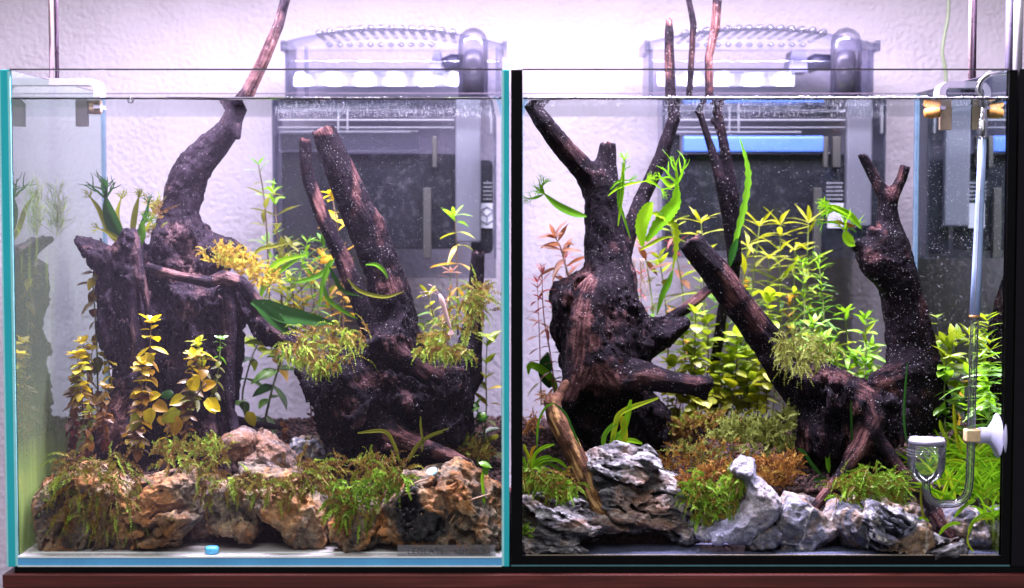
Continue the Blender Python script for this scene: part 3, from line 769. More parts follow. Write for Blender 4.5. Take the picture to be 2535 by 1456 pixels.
# ------------------------------------------------------------------ hang-on filters behind the tanks
DF = 0.252            # front face of the filter boxes
def filt(x_up0, x_up1, x_lo0, x_lo1, label, right):
    """photo columns of the box above (up) and below (lo) the rim line"""
    d = DF
    t = thing('hang_on_filter', label, 'filter', (P((x_up0+x_up1)/2, 600, d).x, d+0.03, P(0, 640, d).z), 'hang on filters behind the tanks')
    W0 = x_up1-x_up0
    def X(f): return P(x_up0+f*W0, 300, d).x
    def Zp(py): return P(1267, py, d).z
    fd = 0.055
    # clear upper box: floor, rear, sides and a front with a rolled rim
    zb, zr = Zp(243), Zp(108)
    x0, x1 = X(0.012), X(0.985)
    m = MB()
    bx(m, x0, x1, d+fd-0.002, d+fd, zb, zr, 0.0008); m.build('rear_panel', M['box_clear'], t)
    m = MB(); bx(m, x0+0.0022, x1-0.0022, d, d+0.002, zb, Zp(150), 0.0006); m.build('front_panel', M['box_clear'], t)
    for xa in (x0, x1-0.002):
        m = MB(); bx(m, xa, xa+0.002, d+0.0022, d+fd-0.0024, zb, zr, 0.0006); m.build('end_panel', M['box_clear'], t)
    for fa, fb in ((0.012, 0.03), (0.10, 0.115), (0.955, 0.97)):
        m = MB(); bx(m, X(fa), X(fb), d-0.0012, d+0.003, zb+0.001, zr-0.002, 0.0006); m.build('corner_post', M['lid_clear'], t)
    m = MB(); bx(m, x0, x1, d+0.004, d+fd-0.003, zb-0.0015, zb, 0.0005); m.build('floor_panel', M['lid_clear'], t)
    # spillway lip: a glossy slanted plate that picks up the diodes of the lamp
    m = MB()
    xa, xb = X(0.05), X(0.79 if not right else 0.64); za, zc = Zp(214), Zp(177)
    sl = math.tan(R(19))*(zc-za)
    V = [(xa, d-0.004, za), (xb, d-0.004, za), (xb, d-0.004+sl, zc), (xa, d-0.004+sl, zc)]
    V += [(x, y+0.0015, z) for x, y, z in V]
    m.add(V, [(0, 1, 2, 3), (7, 6, 5, 4), (0, 4, 5, 1), (1, 5, 6, 2), (2, 6, 7, 3), (3, 7, 4, 0)])
    m.build('spillway', M['spill'], t)
    # lid: arched sheet with a row of rounded ribs along the crest
    def arch(f): return Zp(108-36*(1-abs(2*f-0.96)**2.2) if f < 0.96 else 108)
    m = MB(); n = 40
    top = []; 
    for i in range(n+1):
        f = i/n; top.append((X(f*1.0), arch(f)))
    for yy in (d-0.003, d+fd+0.002): pass
    V = []
    for x, z in top: V += [(x, d-0.003, z), (x, d+fd+0.002, z), (x, d+fd+0.002, z-0.0016), (x, d-0.003, z-0.0016)]
    F = []
    for i in range(n):
        for k in range(4): F.append((i*4+k, i*4+(k+1) % 4, (i+1)*4+(k+1) % 4, (i+1)*4+k))
    F += [(0, 3, 2, 1), (n*4, n*4+1, n*4+2, n*4+3)]
    m.add(V, F); lid = m.build('lid', M['lid_clear'], t)
    # skirt of the lid at the front
    m = MB(); V = []
    for i, (x, z) in enumerate(top):
        zz = min(z-0.0016, Zp(120)+0.0005); V += [(x, d-0.003, z-0.0016), (x, d-0.003, Zp(124)), (x, d-0.0015, Zp(124)), (x, d-0.0015, z-0.0016)]
    F = [(i*4+k, i*4+(k+1) % 4, (i+1)*4+(k+1) % 4, (i+1)*4+k) for i in range(n) for k in range(4)]
    m.add(V, F); m.build('skirt', M['lid_pale'], lid)
    for xa in (X(-0.006), X(1.0)-0.0025):
        m = MB(); bx(m, xa, xa+0.0035, d-0.004, d+fd+0.002, Zp(128), Zp(100), 0.001); m.build('end_clip', M['lid_clear'], lid)
    # ribs
    first = None
    r = 0.0029
    for i in range(14):
        f = 0.17+i*0.0455
        x, z = X(f), arch(f)
        if first is None:
            mm = MB(); pts = [(0, -0.001, 0)]; 
            mm.tube([(0, -0.0035, 0), (0, -0.0025, 0), (0, fd, 0), (0, fd+0.001, 0)], [r*0.6, r, r, r*0.6], 14)
            first = mm.build('rib', M['rib_clear'], lid, True); o = first
        else:
            o = first.copy(); C.objects.link(o)
        o.matrix_basis = Matrix.Translation((x, d, z+0.0004))
    for i in range(11):
        f = 0.215+i*0.0455
        if i == 0:
            mm = MB(); mm.tube([(0, -0.0016, 0.0014), (0, -0.0022, 0), (0, -0.0016, -0.0014)], [0.0012, 0.0028, 0.0012], 10); s0 = mm.build('stud', M['rib_clear'], lid, True); o = s0
        else:
            o = s0.copy(); C.objects.link(o)
        o.matrix_basis = Matrix.Translation((X(f), d-0.002, Zp(112)))
    # pump head inside, dark elbow
    f0 = 0.655
    m = MB(); xa, xb = X(f0-(0.03 if right else 0)), X(f0+0.055)
    m.add([(xa, d+0.012, Zp(176)), (xb, d+0.012, Zp(176)), (xb-0.001, d+0.012, Zp(122)), (xa+0.003, d+0.012, Zp(122)), (xa, d+0.04, Zp(176)), (xb, d+0.04, Zp(176)), (xb-0.001, d+0.04, Zp(122)), (xa+0.003, d+0.04, Zp(122))],
          [(0, 1, 2, 3), (7, 6, 5, 4), (0, 4, 5, 1), (1, 5, 6, 2), (2, 6, 7, 3), (3, 7, 4, 0)]); m.build('pump_cover', M['pump_blue'], t)
    m = MB(); m.tube([(X(f0+0.06), d+0.022, Zp(158)), (X(f0+0.10), d+0.022, Zp(148)), (X(f0+0.16), d+0.022, Zp(150))], [0.0058, 0.0062, 0.0062], 16); m.build('pump_outlet', M['pump_dark'], t, True)
    # intake hood: an upright capsule straddling the rim
    fh = 0.855; rr = W0*0.066*S(d)
    m = MB(); m.tube([(X(fh), d-0.006, Zp(242)), (X(fh), d-0.006, Zp(126)), (X(fh), d-0.006, Zp(104)), (X(fh), d-0.006, Zp(86)), (X(fh), d-0.006, Zp(76)), (X(fh), d-0.006, Zp(71))], [rr, rr, rr*.98, rr*.82, rr*.5, rr*.12], 22, True, 0.7)
    hood = m.build('intake_hood', M['hood'], t, True)
    m = MB(); m.tube([(X(fh), d-0.004, Zp(232)), (X(fh), d-0.004, Zp(150)), (X(fh), d-0.004, Zp(130)), (X(fh), d-0.004, Zp(122))], [rr*.72, rr*.72, rr*.6, rr*.2], 18, True, 0.7); m.build('intake_elbow', M['tube_inside'], hood, True)
    # lower body seen through the rear pane
    def XL(px): return P(px, 450, d).x
    lx0, lx1 = x_lo0, x_lo1
    zt, zl = Zp(250), Zp(642)
    LW = lx1-lx0
    def Lx(f): return XL(lx0+f*LW)
    dk = d+0.006
    m = MB(); bx(m, Lx(0), Lx(0.97), dk, dk+0.002, Zp(690 if not right else 640), zt, 0.0006); m.build('body_front', M['smoke_clear'], t)
    m = MB(); bx(m, Lx(0), Lx(0.012), dk-0.0015, dk+0.040, zl, zt, 0.0006); m.build('body_side', M['lid_clear'], t)
    m = MB(); bx(m, Lx(0.962), Lx(0.972), dk-0.0015, dk+0.040, zl, zt, 0.0006); m.build('body_side', M['lid_clear'], t)
    # sponge media block behind the front
    m = MB(); bx(m, Lx(0.20 if not right else 0.085), Lx(0.80), dk+0.004, dk+0.038, Zp(618 if not right else 622), Zp(380), 0.002); m.build('media_block', M['media'], t)
    m = MB(); bx(m, Lx(0.03), Lx(0.20 if not right else 0.085), dk+0.010, dk+0.038, Zp(640), Zp(330), 0.002); m.build('side_chamber', M['chamber'], t)
    m = MB(); bx(m, Lx(0.86), Lx(0.955), dk+0.004, dk+0.038, Zp(630), Zp(395), 0.004); m.build('motor_case', M['motor'], t)
    # milky intake tube
    m = MB(); bx(m, Lx(0.795), Lx(0.905), d-0.002, dk-0.0004, Zp(600 if not right else 560), zt, 0.0015); m.build('intake_tube', M['tube_milky'], t)
    m = MB(); bx(m, Lx(0.695), Lx(0.715), d-0.001, dk-0.0006, Zp(415), Zp(338), 0.0006); m.build('guide_bar', M['guide'], t)
    if right:
        m = MB(); bx(m, Lx(0.735), Lx(0.77), d-0.001, dk-0.0006, Zp(415), Zp(338), 0.0006); m.build('guide_bar', M['guide'], t)
    m = MB(); bx(m, Lx(0.655), Lx(0.69), d-0.001, dk-0.0006, Zp(640), Zp(465), 0.0006); m.build('guide_bar', M['guide'], t)
    # shelves and bright seams of the basket
    for za, zc, fa, fb in ((268, 272, 0.03, 0.63), (295, 299, 0.03, 0.79), (314, 317, 0.03, 0.79), (325, 329, 0.03, 0.60)):
        m = MB(); bx(m, Lx(fa), Lx(fb), d+0.0005, dk-0.0008, Zp(zc), Zp(za), 0.0004); m.build('basket_shelf', M['shelf'], t)
    for f in (0.285, 0.325, 0.945):
        m = MB(); bx(m, Lx(f), Lx(f+0.008), d+0.0002, dk-0.0008, Zp(330), Zp(285), 0.0004); m.build('basket_rib', M['shelf'], t)
    # pad: blue strip
    m = MB(); fa, fb = (0.03, 0.64) if not right else (0.088, 0.70)
    bx(m, Lx(fa), Lx(fb), d-0.0008, dk-0.001, Zp(376 if not right else 379), Zp(320 if not right else 336), 0.002); m.build('filter_pad', M['pad_clear' if not right else 'blue_pad'], t)
    # label with small print and a cube emblem on the motor case
    ly0, ly1 = (565, 503)
    fl0, fl1 = (0.905, 0.955) if not right else (0.72, 0.79)
    yy = dk-0.0012
    m = MB(); bx(m, Lx(fl0), Lx(fl1), yy-0.0004, yy, Zp(ly0), Zp(ly1)); lab = m.build('label', M['label_white'], t)
    cx, cz = (Lx(fl0)+Lx(fl1))/2, (Zp(ly0)+Zp(ly1))/2; rad = 22*S(d)
    hexp = [(cx+rad*math.sin(math.pi/3*k)*0.82, cz+rad*math.cos(math.pi/3*k)) for k in range(6)]
    m = MB()
    segs = [(hexp[k], hexp[(k+1) % 6]) for k in range(6)]+[((cx, cz-rad*.1), hexp[1]), ((cx, cz-rad*.1), hexp[3]), ((cx, cz-rad*.1), hexp[5])]
    for (xa, za), (xb, zc) in segs: m.tube([(xa, yy-0.0006, za), (xb, yy-0.0006, zc)], 0.0005, 6)
    if not right: m.build('emblem', M['label_ink'], lab)
    m = MB()
    for rw in range(5):
        z = Zp(455+rw*10); x = Lx(0.915 if not right else 0.715); rr_ = random.Random(rw)
        while x < Lx(0.955 if not right else 0.79)-0.001:
            w = rr_.uniform(0.0006, 0.0018); m.box(x, x+w, yy-0.0004, yy, z, z+0.0012); x += w+0.0005
    m.build('small_print', M['print_grey'], t)
    return t
filt(700, 1252, 672, 1245, 'clear lidded hang on filter with a cube emblem label behind the teal edged tank', False)
filt(1598, 2172, 1640, 2212, 'clear lidded hang on filter with a bright blue pad behind the black seamed tank', True)

# ------------------------------------------------------------------ gas diffuser with hose and suction cup in the right tank
dD = 0.0130; s = S(dD)
p0 = P(2293, 1197, dD)
t = thing('gas_diffuser', 'clear glass bowl diffuser with J shaped tube beside the white suction cup', 'diffuser', p0)
Mz = Matrix.Translation(p0)
prof = [(8*s, -7*s), (9*s, 0), (16*s, 4*s), (28*s, 11*s), (38*s, 21*s), (44.5*s, 34*s), (47*s, 50*s), (47*s, 100*s), (48.5*s, 104*s), (48.5*s, 110*s), (46.5*s, 113*s), (46.5*s, 114*s)]
m = MB(); m.lathe(prof, Mz, 40); bowl = m.build('bowl', M['glassware'], t, True)
for k in range(3):
    m = MB(); z = (70+k*7)*s; m.lathe([(46.5*s, z), (48.6*s, z+1.6*s), (46.5*s, z+3.2*s)], Mz, 40); m.build('glass_ridge', M['ridge'], bowl, True)
m = MB(); m.lathe([(0, 99*s), (44*s, 99*s), (44.5*s, 101*s), (44.5*s, 109*s), (42*s, 112*s), (0, 112.5*s)], Mz, 36); m.build('ceramic_disc', M['ceramic'], t, True)
m = MB(); m.tube([p0+Vector((0, 0, 2*s)), p0+Vector((0, 0, 20*s))], [5*s, 4*s], 12); m.build('inner_nozzle', M['ridge'], bowl, True)
path = [P(a, b, dD) for a, b in smooth_path([(2293, 1197), (2294, 1215), (2300, 1232), (2318, 1245), (2345, 1248), (2372, 1244), (2391, 1228), (2399, 1200), (2402, 1150), (2406, 1000), (2410, 880), (2413, 780)], 50)]
m = MB(); m.tube(path, 10.5*s, 16, False); m.build('tube', M['glassware'], t, True)
m = MB(); m.tube(path, 5*s, 12, False); m.build('tube_bore', M['glassware'], t, True)
hose = thing('gas_hose', 'pale blue hose running up from the diffuser tube to the rim', 'hose', P(2413, 785, dD))
hp = [P(a, b, dD) for a, b in ((2413, 783), (2419, 660), (2426, 500), (2432, 340))]
m = MB(); m.tube(hp, [13*s, 12*s, 10.5*s, 9.5*s], 16); m.build('hose_sleeve', M['blue_hose'], hose, True)
m = MB(); m.tube([P(2404, 783, dD-0.0155*0), P(2404.5, 781, dD)], 0.0001, 6)
hp2 = [p+Vector((-4*s, -11*s, 0)) for p in hp]
m = MB(); m.tube(hp2, 1.6*s, 6); m.build('hose_seam', M['cup_white'], hose, True)
m = MB(); m.tube([P(2413, 786, dD), P(2413, 780, dD)], 13.4*s, 16); m.build('hose_cuff', M['screw_amber'], hose, True)
m = MB(); m.tube([P(2432, 342, dD), P(2433, 320, dD), P(2433.5, 318, dD), P(2434, 296, dD), P(2434, 294, dD), P(2435, 262, dD)], [12*s, 12.5*s, 11*s, 12*s, 8*s, 7.5*s], 16); m.build('valve', M['glassware'], hose, True)
m = MB(); m.tube([P(2432, 338, dD), P(2434, 298, dD)], 5*s, 12); m.build('valve_core', M['metal_grey'], hose, True)
ub = [P(a, b, d_) for a, b, d_ in smooth_path([(2435, 268, dD), (2430, 240, dD), (2422, 225, dD), (2428, 202, dD), (2446, 186, dD), (2470, 180, dD), (2494, 186, dD), (2512, 205, dD), (2516, 240, dD)], 30)]
m = MB(); m.tube(ub, 7.5*s, 14, False); m.build('rim_bend', M['glassware'], hose, True)
m = MB(); m.tube(ub[:16], 4*s, 10, False); m.build('bend_bore', M['metal_grey'], hose, True)
cpt = P(2400, 1077, dD)
c = thing('suction_cup', 'white rubber suction cup holding the glass tube against the side pane', 'suction cup', P(2470, 1077, dD))
MX = Matrix.Translation(P(2423, 1078, dD)) @ Matrix.Rotation(math.pi/2, 4, 'Y')
xw = (R1-P(2425, 1078, dD).x)
m = MB(); m.lathe([(0, 0), (19*s, 0), (20*s, 1*s), (20*s, 22*s), (24*s, 26*s), (40*s, 38*s), (56*s, 46*s), (64*s, 50*s), (65*s, 52*s), (60*s, 54*s), (0, 54*s)], MX, 40); m.build('cup', M['cup_white'], c, True)
m = MB(); a = P(2388, 1062, dD); b = P(2425, 1093, dD); bx(m, a.x, b.x, dD-0.004, dD+0.004, b.z, a.z, 0.001); m.build('tube_clip', M['screw_clip'], c)
# ------------------------------------------------------------------ substrate
def soil_z(x, y):
    return 0.0385+0.021*np.clip((np.asarray(y)-0.055)/0.167, 0, 1)+0.0022*np.asarray(perlin(np.stack([np.asarray(x)*28, np.asarray(y)*28, np.zeros_like(np.asarray(x))], -1).reshape(-1, 3), 5)).reshape(np.asarray(x).shape)
ICO_V = []; ph = (1+5**.5)/2
ICO_V = np.array([(-1, ph, 0), (1, ph, 0), (-1, -ph, 0), (1, -ph, 0), (0, -1, ph), (0, 1, ph), (0, -1, -ph), (0, 1, -ph), (ph, 0, -1), (ph, 0, 1), (-ph, 0, -1), (-ph, 0, 1)])/math.sqrt(1+ph*ph)
ICO_F = np.array([(0, 11, 5), (0, 5, 1), (0, 1, 7), (0, 7, 10), (0, 10, 11), (1, 5, 9), (5, 11, 4), (11, 10, 2), (10, 7, 6), (7, 1, 8), (3, 9, 4), (3, 4, 2), (3, 2, 6), (3, 6, 8), (3, 8, 9), (4, 9, 5), (2, 4, 11), (6, 2, 10), (8, 6, 7), (9, 8, 1)])
def balls(name, pos, rad, mat, tint=None, squash=0.0, seed=0, parent=None):
    rng = np.random.default_rng(seed); n = len(pos)
    pos = np.asarray(pos, dtype=float); rad = np.asarray(rad, dtype=float)
    V = ICO_V[None]*rad[:, None, None]*(1+squash*rng.uniform(-1, 1, (n, 12, 1)))*(1+squash*rng.uniform(-1, 1, (n, 1, 3)))+pos[:, None, :]
    F = ICO_F[None]+12*np.arange(n)[:, None, None]
    me = mesh(name, V.reshape(-1, 3), F.reshape(-1, 3), mat)
    if tint is not None: attr(me, 'tint', np.repeat(tint, 12))
    return obj(name, me, parent)
def soil(x0, x1, label, seed):
    xs = np.linspace(x0, x1, 60); ys = np.concatenate([[0.040, 0.046, 0.052], np.linspace(0.058, DB-0.0008, 30)])
    X, Y = np.meshgrid(xs, ys); Z = soil_z(X, Y)-0.0012
    Z[0] = 0.0062; Z[1] = 0.020; Z[2] = 0.034
    V = np.stack([X, Y, Z], -1).reshape(-1, 3); nx = len(xs)
    F = np.array([(j*nx+i, j*nx+i+1, (j+1)*nx+i+1, (j+1)*nx+i) for j in range(len(ys)-1) for i in range(nx-1)])
    bed = obj('soil', mesh('soil', V, F, M['soil_bed'])); tag(bed, label, kind='structure')
    rng = np.random.default_rng(seed); n = 9500
    y = 0.050+(DB-0.052)*rng.random(n)**1.15; x = x0+0.001+(x1-x0-0.002)*rng.random(n)
    r = rng.uniform(0.0010, 0.0019, n); z = soil_z(x, y)+rng.uniform(-0.0010, 0.0008, n)
    y = np.minimum(y, DB-0.001-r)
    m2 = 2200; u = rng.random(m2); ys_ = 0.041+0.015*u; xs_ = rng.uniform(x0+.001, x1-.001, m2); zs_ = 0.0065+0.031*u+rng.uniform(-.0008, .0008, m2)
    x = np.concatenate([x, xs_]); y = np.concatenate([y, ys_]); z = np.concatenate([z, zs_]); r = np.concatenate([r, rng.uniform(.0011, .0020, m2)]); n += m2
    o = balls('soil_pellets', np.stack([x, y, z], 1), r, M['soil'], rng.random(n)**1.3, 0.16, seed)
    tag(o, label+', loose granules', 'soil', kind='stuff')
soil(L0+0.0005, L1-0.0005, 'dark brown soil bed of the teal edged aquarium', 1)
soil(R0+0.0005, R1-0.0005, 'dark brown soil bed of the black seamed aquarium', 2)

# ------------------------------------------------------------------ driftwood
def wood(name, label, sol, mat, bare, seed, amp=1.0, flake=1.0):
    def rough(Q, F0):
        g = sol.grain(Q, 300, 26)
        k = np.clip((sol.rad-0.002)/0.016, 0.12, 1)
        n = (0.0004+0.0010*k)*fbm(g, 3, seed)+0.0026*(fbm(Q*48, 3, seed+9)-0.12)*amp*np.where(sol.rad == 0.02, 1.5, 0.8)*k**1.3
        c = ridged(Q*np.array([95, 95, 60]), 2, seed+4)
        n += 0.0030*flake*np.clip(c-0.50, 0, 1)*amp*k**1.3-0.0004*k
        n += 0.0030*k*np.clip(ridged(g*np.array([0.45, 0.45, 0.6]), 2, seed+6)-0.40, 0, 1)
        n += 0.0009*k*ridged(Q*230, 2, seed+12)*amp-0.0011*k
        return F0+n
    V, Q = sol.eval(rough)
    me = mesh(name, V, Q, M[mat])
    g = sol.grain(V, 420, 30); attr(me, 'grain', g, 'FLOAT_VECTOR')
    px = pix(V); b = np.zeros(len(V)); nz = fbm(V*110, 3, seed+20)
    for item in bare:
        bx_, by_, br_, bs = item[:4]
        rx, ry = (br_ if isinstance(br_, tuple) else (br_, br_))
        q = np.sqrt(((px[:, 0]-bx_)/rx)**2+((px[:, 1]-by_)/ry)**2)
        b = np.maximum(b, bs*np.clip((1.0-q+0.55*nz)*2.2, 0, 1))
    N = vnormals(V, Q); b = np.maximum(b, 0.40*np.clip(fbm(V*60, 3, seed+31)*2.2-0.75, 0, 1)*np.clip(0.5+N[:, 2], 0, 1))
    attr(me, 'bare', np.clip(b, 0, 1))
    o = obj(name, me); tag(o, label, 'driftwood'); return o

h = 0.0012
s1 = Solid(h)
s1.outline([(196, 592), (235, 602), (262, 612), (293, 615), (312, 590), (326, 570), (344, 594), (352, 640), (360, 760), (372, 860), (386, 960), (372, 1080), (350, 1142), (245, 1140), (252, 1070), (282, 1005), (290, 900), (267, 856), (258, 814), (252, 773), (260, 732), (256, 677), (222, 634)], 0.108, 0.020, 26, 0.003)
s1.outline([(434, 706), (520, 714), (552, 692), (600, 716), (612, 750), (600, 800), (590, 842), (594, 900), (586, 965), (560, 1010), (575, 1100), (560, 1145), (450, 1142), (434, 1040), (430, 900), (440, 800)], 0.118, 0.026, 24, 0.003)
s1.outline([(300, 660), (380, 625), (402, 565), (500, 562), (520, 592), (565, 596), (588, 611), (586, 640), (555, 676), (590, 760), (580, 900), (560, 1140), (300, 1140)], 0.152, 0.030, 26, 0.004)
s1.limb([(714, -30, .13, 12), (690, 60, .13, 13), (652, 150, .13, 15), (612, 232, .13, 18), (583, 280, .135, 23), (565, 320, .137, 27), (527, 362, .14, 37), (482, 412, .14, 43), (455, 470, .14, 45), (443, 530, .14, 48), (446, 590, .14, 56), (450, 650, .142, 66), (452, 740, .148, 72)], 0.010)
s1.limb([(408, 545, .135, 16), (398, 580, .125, 20), (392, 610, .12, 18)], 0.005)
s1.limb([(583, 318, .132, 14), (587, 338, .131, 9)], 0.004)
s1.limb([(367, 660, .088, 9), (405, 672, .085, 10), (440, 684, .082, 12), (515, 698, .085, 14), (552, 684, .09, 15), (598, 702, .095, 17), (648, 770, .10, 20), (700, 822, .10, 17), (750, 856, .105, 10)], 0.005)
s1.outline([(620, 770), (700, 808), (742, 850), (664, 850), (628, 828)], 0.11, 0.018, 14)
s1.limb([(328, 572, .115, 7), (340, 620, .102, 10), (352, 690, .095, 10), (366, 770, .095, 8), (372, 850, .1, 5)], 0.004)
s1.limb([(200, 594, .12, 6), (240, 612, .115, 12), (275, 640, .105, 16), (270, 700, .1, 14), (290, 800, .1, 16), (320, 900, .1, 16)], 0.007)
s1.limb([(500, 595, .14, 26), (548, 612, .14, 22), (580, 618, .14, 13)], 0.008)
s1.limb([(330, 960, .1, 30), (290, 1030, .09, 32), (262, 1090, .085, 26), (250, 1140, .085, 22)], 0.01)
s1.limb([(470, 820, .098, 26), (476, 920, .094, 30), (490, 1020, .09, 34), (500, 1130, .09, 36)], 0.01)
s1.limb([(300, 700, .092, 9), (312, 820, .09, 10), (330, 920, .092, 8)], 0.004)
s1.limb([(560, 720, .094, 14), (570, 820, .094, 16), (560, 920, .094, 18), (575, 1040, .09, 14), (590, 1110, .08, 10)], 0.005)
s1.carve([(426, 715, .078, 11), (420, 780, .085, 15), (412, 860, .088, 15), (410, 930, .092, 13), (412, 1010, .095, 11)]); s1.carve([(420, 780, .105, 14), (412, 900, .11, 14), (410, 1000, .112, 11)])
s1.limb([(560, 1034, .12, 14), (620, 1048, .125, 9), (700, 1060, .13, 6)], 0.006)
s1.carve([(522, 760, .084, 12), (516, 860, .084, 10), (524, 930, .082, 8)]); s1.carve([(300, 760, .082, 9), (306, 860, .084, 8)])
s1.carve([(596, 838, .1, 12), (604, 842, .12, 12)]); s1.carve([(598, 1000, .08, 24), (594, 1005, .17, 24)]); s1.carve([(608, 900, .1, 9), (600, 905, .13, 9)]); s1.carve([(548, 880, .088, 9), (540, 950, .086, 11), (548, 1030, .084, 8)]); s1.carve([(252, 838, .1, 9), (252, 838, .125, 9)])
s1.carve([(470, 720, .075, 8), (520, 735, .08, 8)])
wood('driftwood', 'big black driftwood stump with curved trunk leaning to the bare branch over the water', s1, 'driftwood_left',
     [(440, 678, (80, 20), 0.95), (560, 690, (40, 22), 0.9), (640, 760, (14, 40), 0.5), (440, 590, (45, 40), 0.35), (460, 640, (40, 30), 0.4), (640, 130, (60, 150), 0.75), (690, 820, (40, 20), 0.4), (285, 1040, (50, 95), 0.95), (280, 610, (20, 18), 0.4), (340, 640, (10, 80), 0.3), (460, 770, (30, 30), 0.4), (365, 700, (8, 90), 0.6), (560, 820, (18, 80), 0.3), (330, 860, (12, 90), 0.35), (500, 1080, (60, 60), 0.35)], 3, 1.0, 1.5)
s2 = Solid(h)
s2.limb([(786, 285, .12, 27), (812, 350, .12, 31), (842, 425, .12, 36), (900, 550, .12, 43), (952, 685, .12, 46), (975, 760, .12, 50), (975, 850, .12, 62), (960, 950, .12, 80)])
s2.limb([(755, 318, .15, 15), (757, 400, .15, 16), (766, 450, .15, 17), (800, 540, .15, 18), (850, 645, .15, 21), (892, 745, .145, 23), (930, 830, .14, 32)])
s2.limb([(1186, 600, .15, 16), (1178, 720, .15, 20), (1168, 830, .145, 26), (1150, 930, .14, 42)], 0.01)
s2.outline([(745, 905), (800, 918), (880, 885), (920, 832), (1010, 770), (1025, 825), (1040, 880), (1100, 878), (1160, 885), (1170, 950), (1163, 1050), (1148, 1112), (1100, 1125), (1000, 1110), (960, 1150), (840, 1142), (815, 1080), (790, 1000), (765, 950)], 0.115, 0.040, 30)
s2.limb([(860, 930, .08, 30), (900, 980, .075, 40), (930, 1050, .07, 28), (1000, 1088, .06, 17), (1080, 1118, .052, 17), (1155, 1146, .045, 12)], 0.01)
s2.limb([(975, 870, .075, 16), (1030, 900, .07, 14), (1080, 940, .072, 11), (1110, 935, .078, 9)], 0.008)
s2.limb([(840, 880, .09, 20), (790, 930, .09, 22), (830, 1000, .085, 24), (870, 1070, .08, 26)], 0.01)
s2.limb([(1060, 1000, .075, 30), (1110, 960, .08, 34), (1130, 1040, .08, 26)], 0.01)
s2.carve([(1080, 960, .068, 12), (1075, 1000, .07, 12)]); s2.carve([(930, 1000, .055, 14), (960, 1040, .06, 10)]); s2.carve([(880, 1110, .06, 22), (930, 1120, .06, 18)])
s2.sever(797, 318, .12, 105, 80); s2.sever(754, 342, .15, 95, 44); s2.sever(1185, 622, .15, 85, 56)
wood('driftwood', 'black driftwood with thick slanting log and thin branch beside it reaching towards the water surface', s2, 'driftwood_black',
     [(800, 322, (24, 12), 0.9), (882, 420, (14, 130), 0.75), (940, 545, (16, 60), 0.5), (756, 346, (14, 8), 0.9), (792, 500, (16, 80), 0.95), (860, 640, (20, 60), 0.55), (965, 710, (40, 26), 0.55), (1000, 1092, (90, 36), 0.85), (1110, 1125, (60, 20), 0.7), (920, 940, (60, 26), 0.5), (1060, 915, (60, 20), 0.5), (985, 860, (50, 30), 0.4), (850, 1010, (40, 30), 0.35), (1020, 870, (30, 20), 0.4), (1184, 622, (14, 8), 0.6), (1010, 1000, (20, 40), 0.4)], 14, 1.25, 1.2)
s3 = Solid(h)
s3.limb([(1508, 325, .12, 17), (1500, 400, .12, 24), (1495, 440, .12, 34), (1493, 520, .12, 43), (1502, 620, .12, 54), (1504, 690, .112, 57), (1502, 760, .102, 68), (1496, 840, .095, 80), (1480, 920, .095, 84)], 0.016)
s3.limb([(1310, 255, .10, 16), (1345, 302, .10, 22), (1400, 372, .11, 27), (1455, 432, .118, 30), (1488, 490, .12, 30)])
s3.limb([(1656, 52, .14, 7), (1656, 80, .14, 11), (1657, 140, .14, 12), (1660, 235, .14, 13), (1670, 290, .14, 15), (1636, 395, .14, 18), (1590, 490, .14, 19), (1557, 575, .13, 19), (1535, 650, .125, 20)])
s3.outline([(1447, 686), (1380, 710), (1366, 737), (1373, 766), (1363, 807), (1380, 832), (1401, 876), (1407, 914), (1392, 960), (1402, 1000), (1422, 1060), (1470, 1112), (1560, 1118), (1640, 1088), (1666, 1062), (1640, 1000), (1610, 975), (1600, 880), (1650, 842), (1690, 803), (1640, 795), (1590, 788), (1570, 745), (1545, 690)], 0.128, 0.030, 40, 0.014)
s3.limb([(1470, 720, .085, 30), (1450, 800, .078, 36), (1440, 900, .075, 36), (1410, 985, .07, 26)], 0.01)
s3.limb([(1500, 900, .08, 50), (1530, 940, .075, 40), (1590, 930, .075, 34), (1660, 946, .07, 27), (1722, 955, .065, 24), (1750, 948, .062, 18)], 0.01)
s3.limb([(1735, 955, .065, 16), (1744, 985, .067, 8)], 0.006)
s3.limb([(1590, 850, .12, 35), (1650, 822, .12, 28), (1692, 800, .12, 14)], 0.01)
s3.limb([(1630, 806, .15, 14), (1700, 762, .155, 14), (1760, 712, .16, 12), (1802, 676, .165, 9)], 0.006)
s3.carve_outline([(1440, 985), (1480, 975), (1520, 985), (1560, 978), (1600, 1000), (1640, 1070), (1560, 1110), (1470, 1100), (1425, 1050)], 0.03, 0.10)
s3.sever(1504, 352, .12, 80, 64)
wood('driftwood', 'black driftwood stump with tall forked trunk and reddish weathered left side', s3, 'driftwood_black',
     [(1450, 700, (34, 34), 0.9), (1440, 780, (30, 60), 0.95), (1430, 850, (30, 60), 0.8), (1440, 930, (34, 40), 0.9), (1405, 740, (22, 22), 0.6), (1500, 935, (70, 44), 0.75), (1420, 360, (40, 60), 0.25), (1470, 850, (22, 30), 0.8), (1600, 935, (60, 26), 0.35), (1720, 945, (24, 14), 0.55), (1720, 742, (60, 24), 0.8), (1505, 350, (16, 8), 0.9), (1656, 56, (10, 10), 0.9), (1655, 150, (12, 50), 0.45), (1410, 975, (30, 22), 0.7)], 25, 1.1)
s4 = Solid(0.0010)
s4.limb([(1698, -30, .15, 7), (1716, 60, .15, 7.5), (1712, 150, .15, 7), (1705, 240, .15, 7.5), (1734, 285, .15, 8), (1760, 362, .15, 10), (1785, 450, .15, 13), (1803, 540, .155, 15), (1818, 640, .16, 16), (1815, 690, .165, 13), (1790, 760, .17, 12), (1770, 900, .18, 12), (1765, 1050, .185, 12)], 0.003)
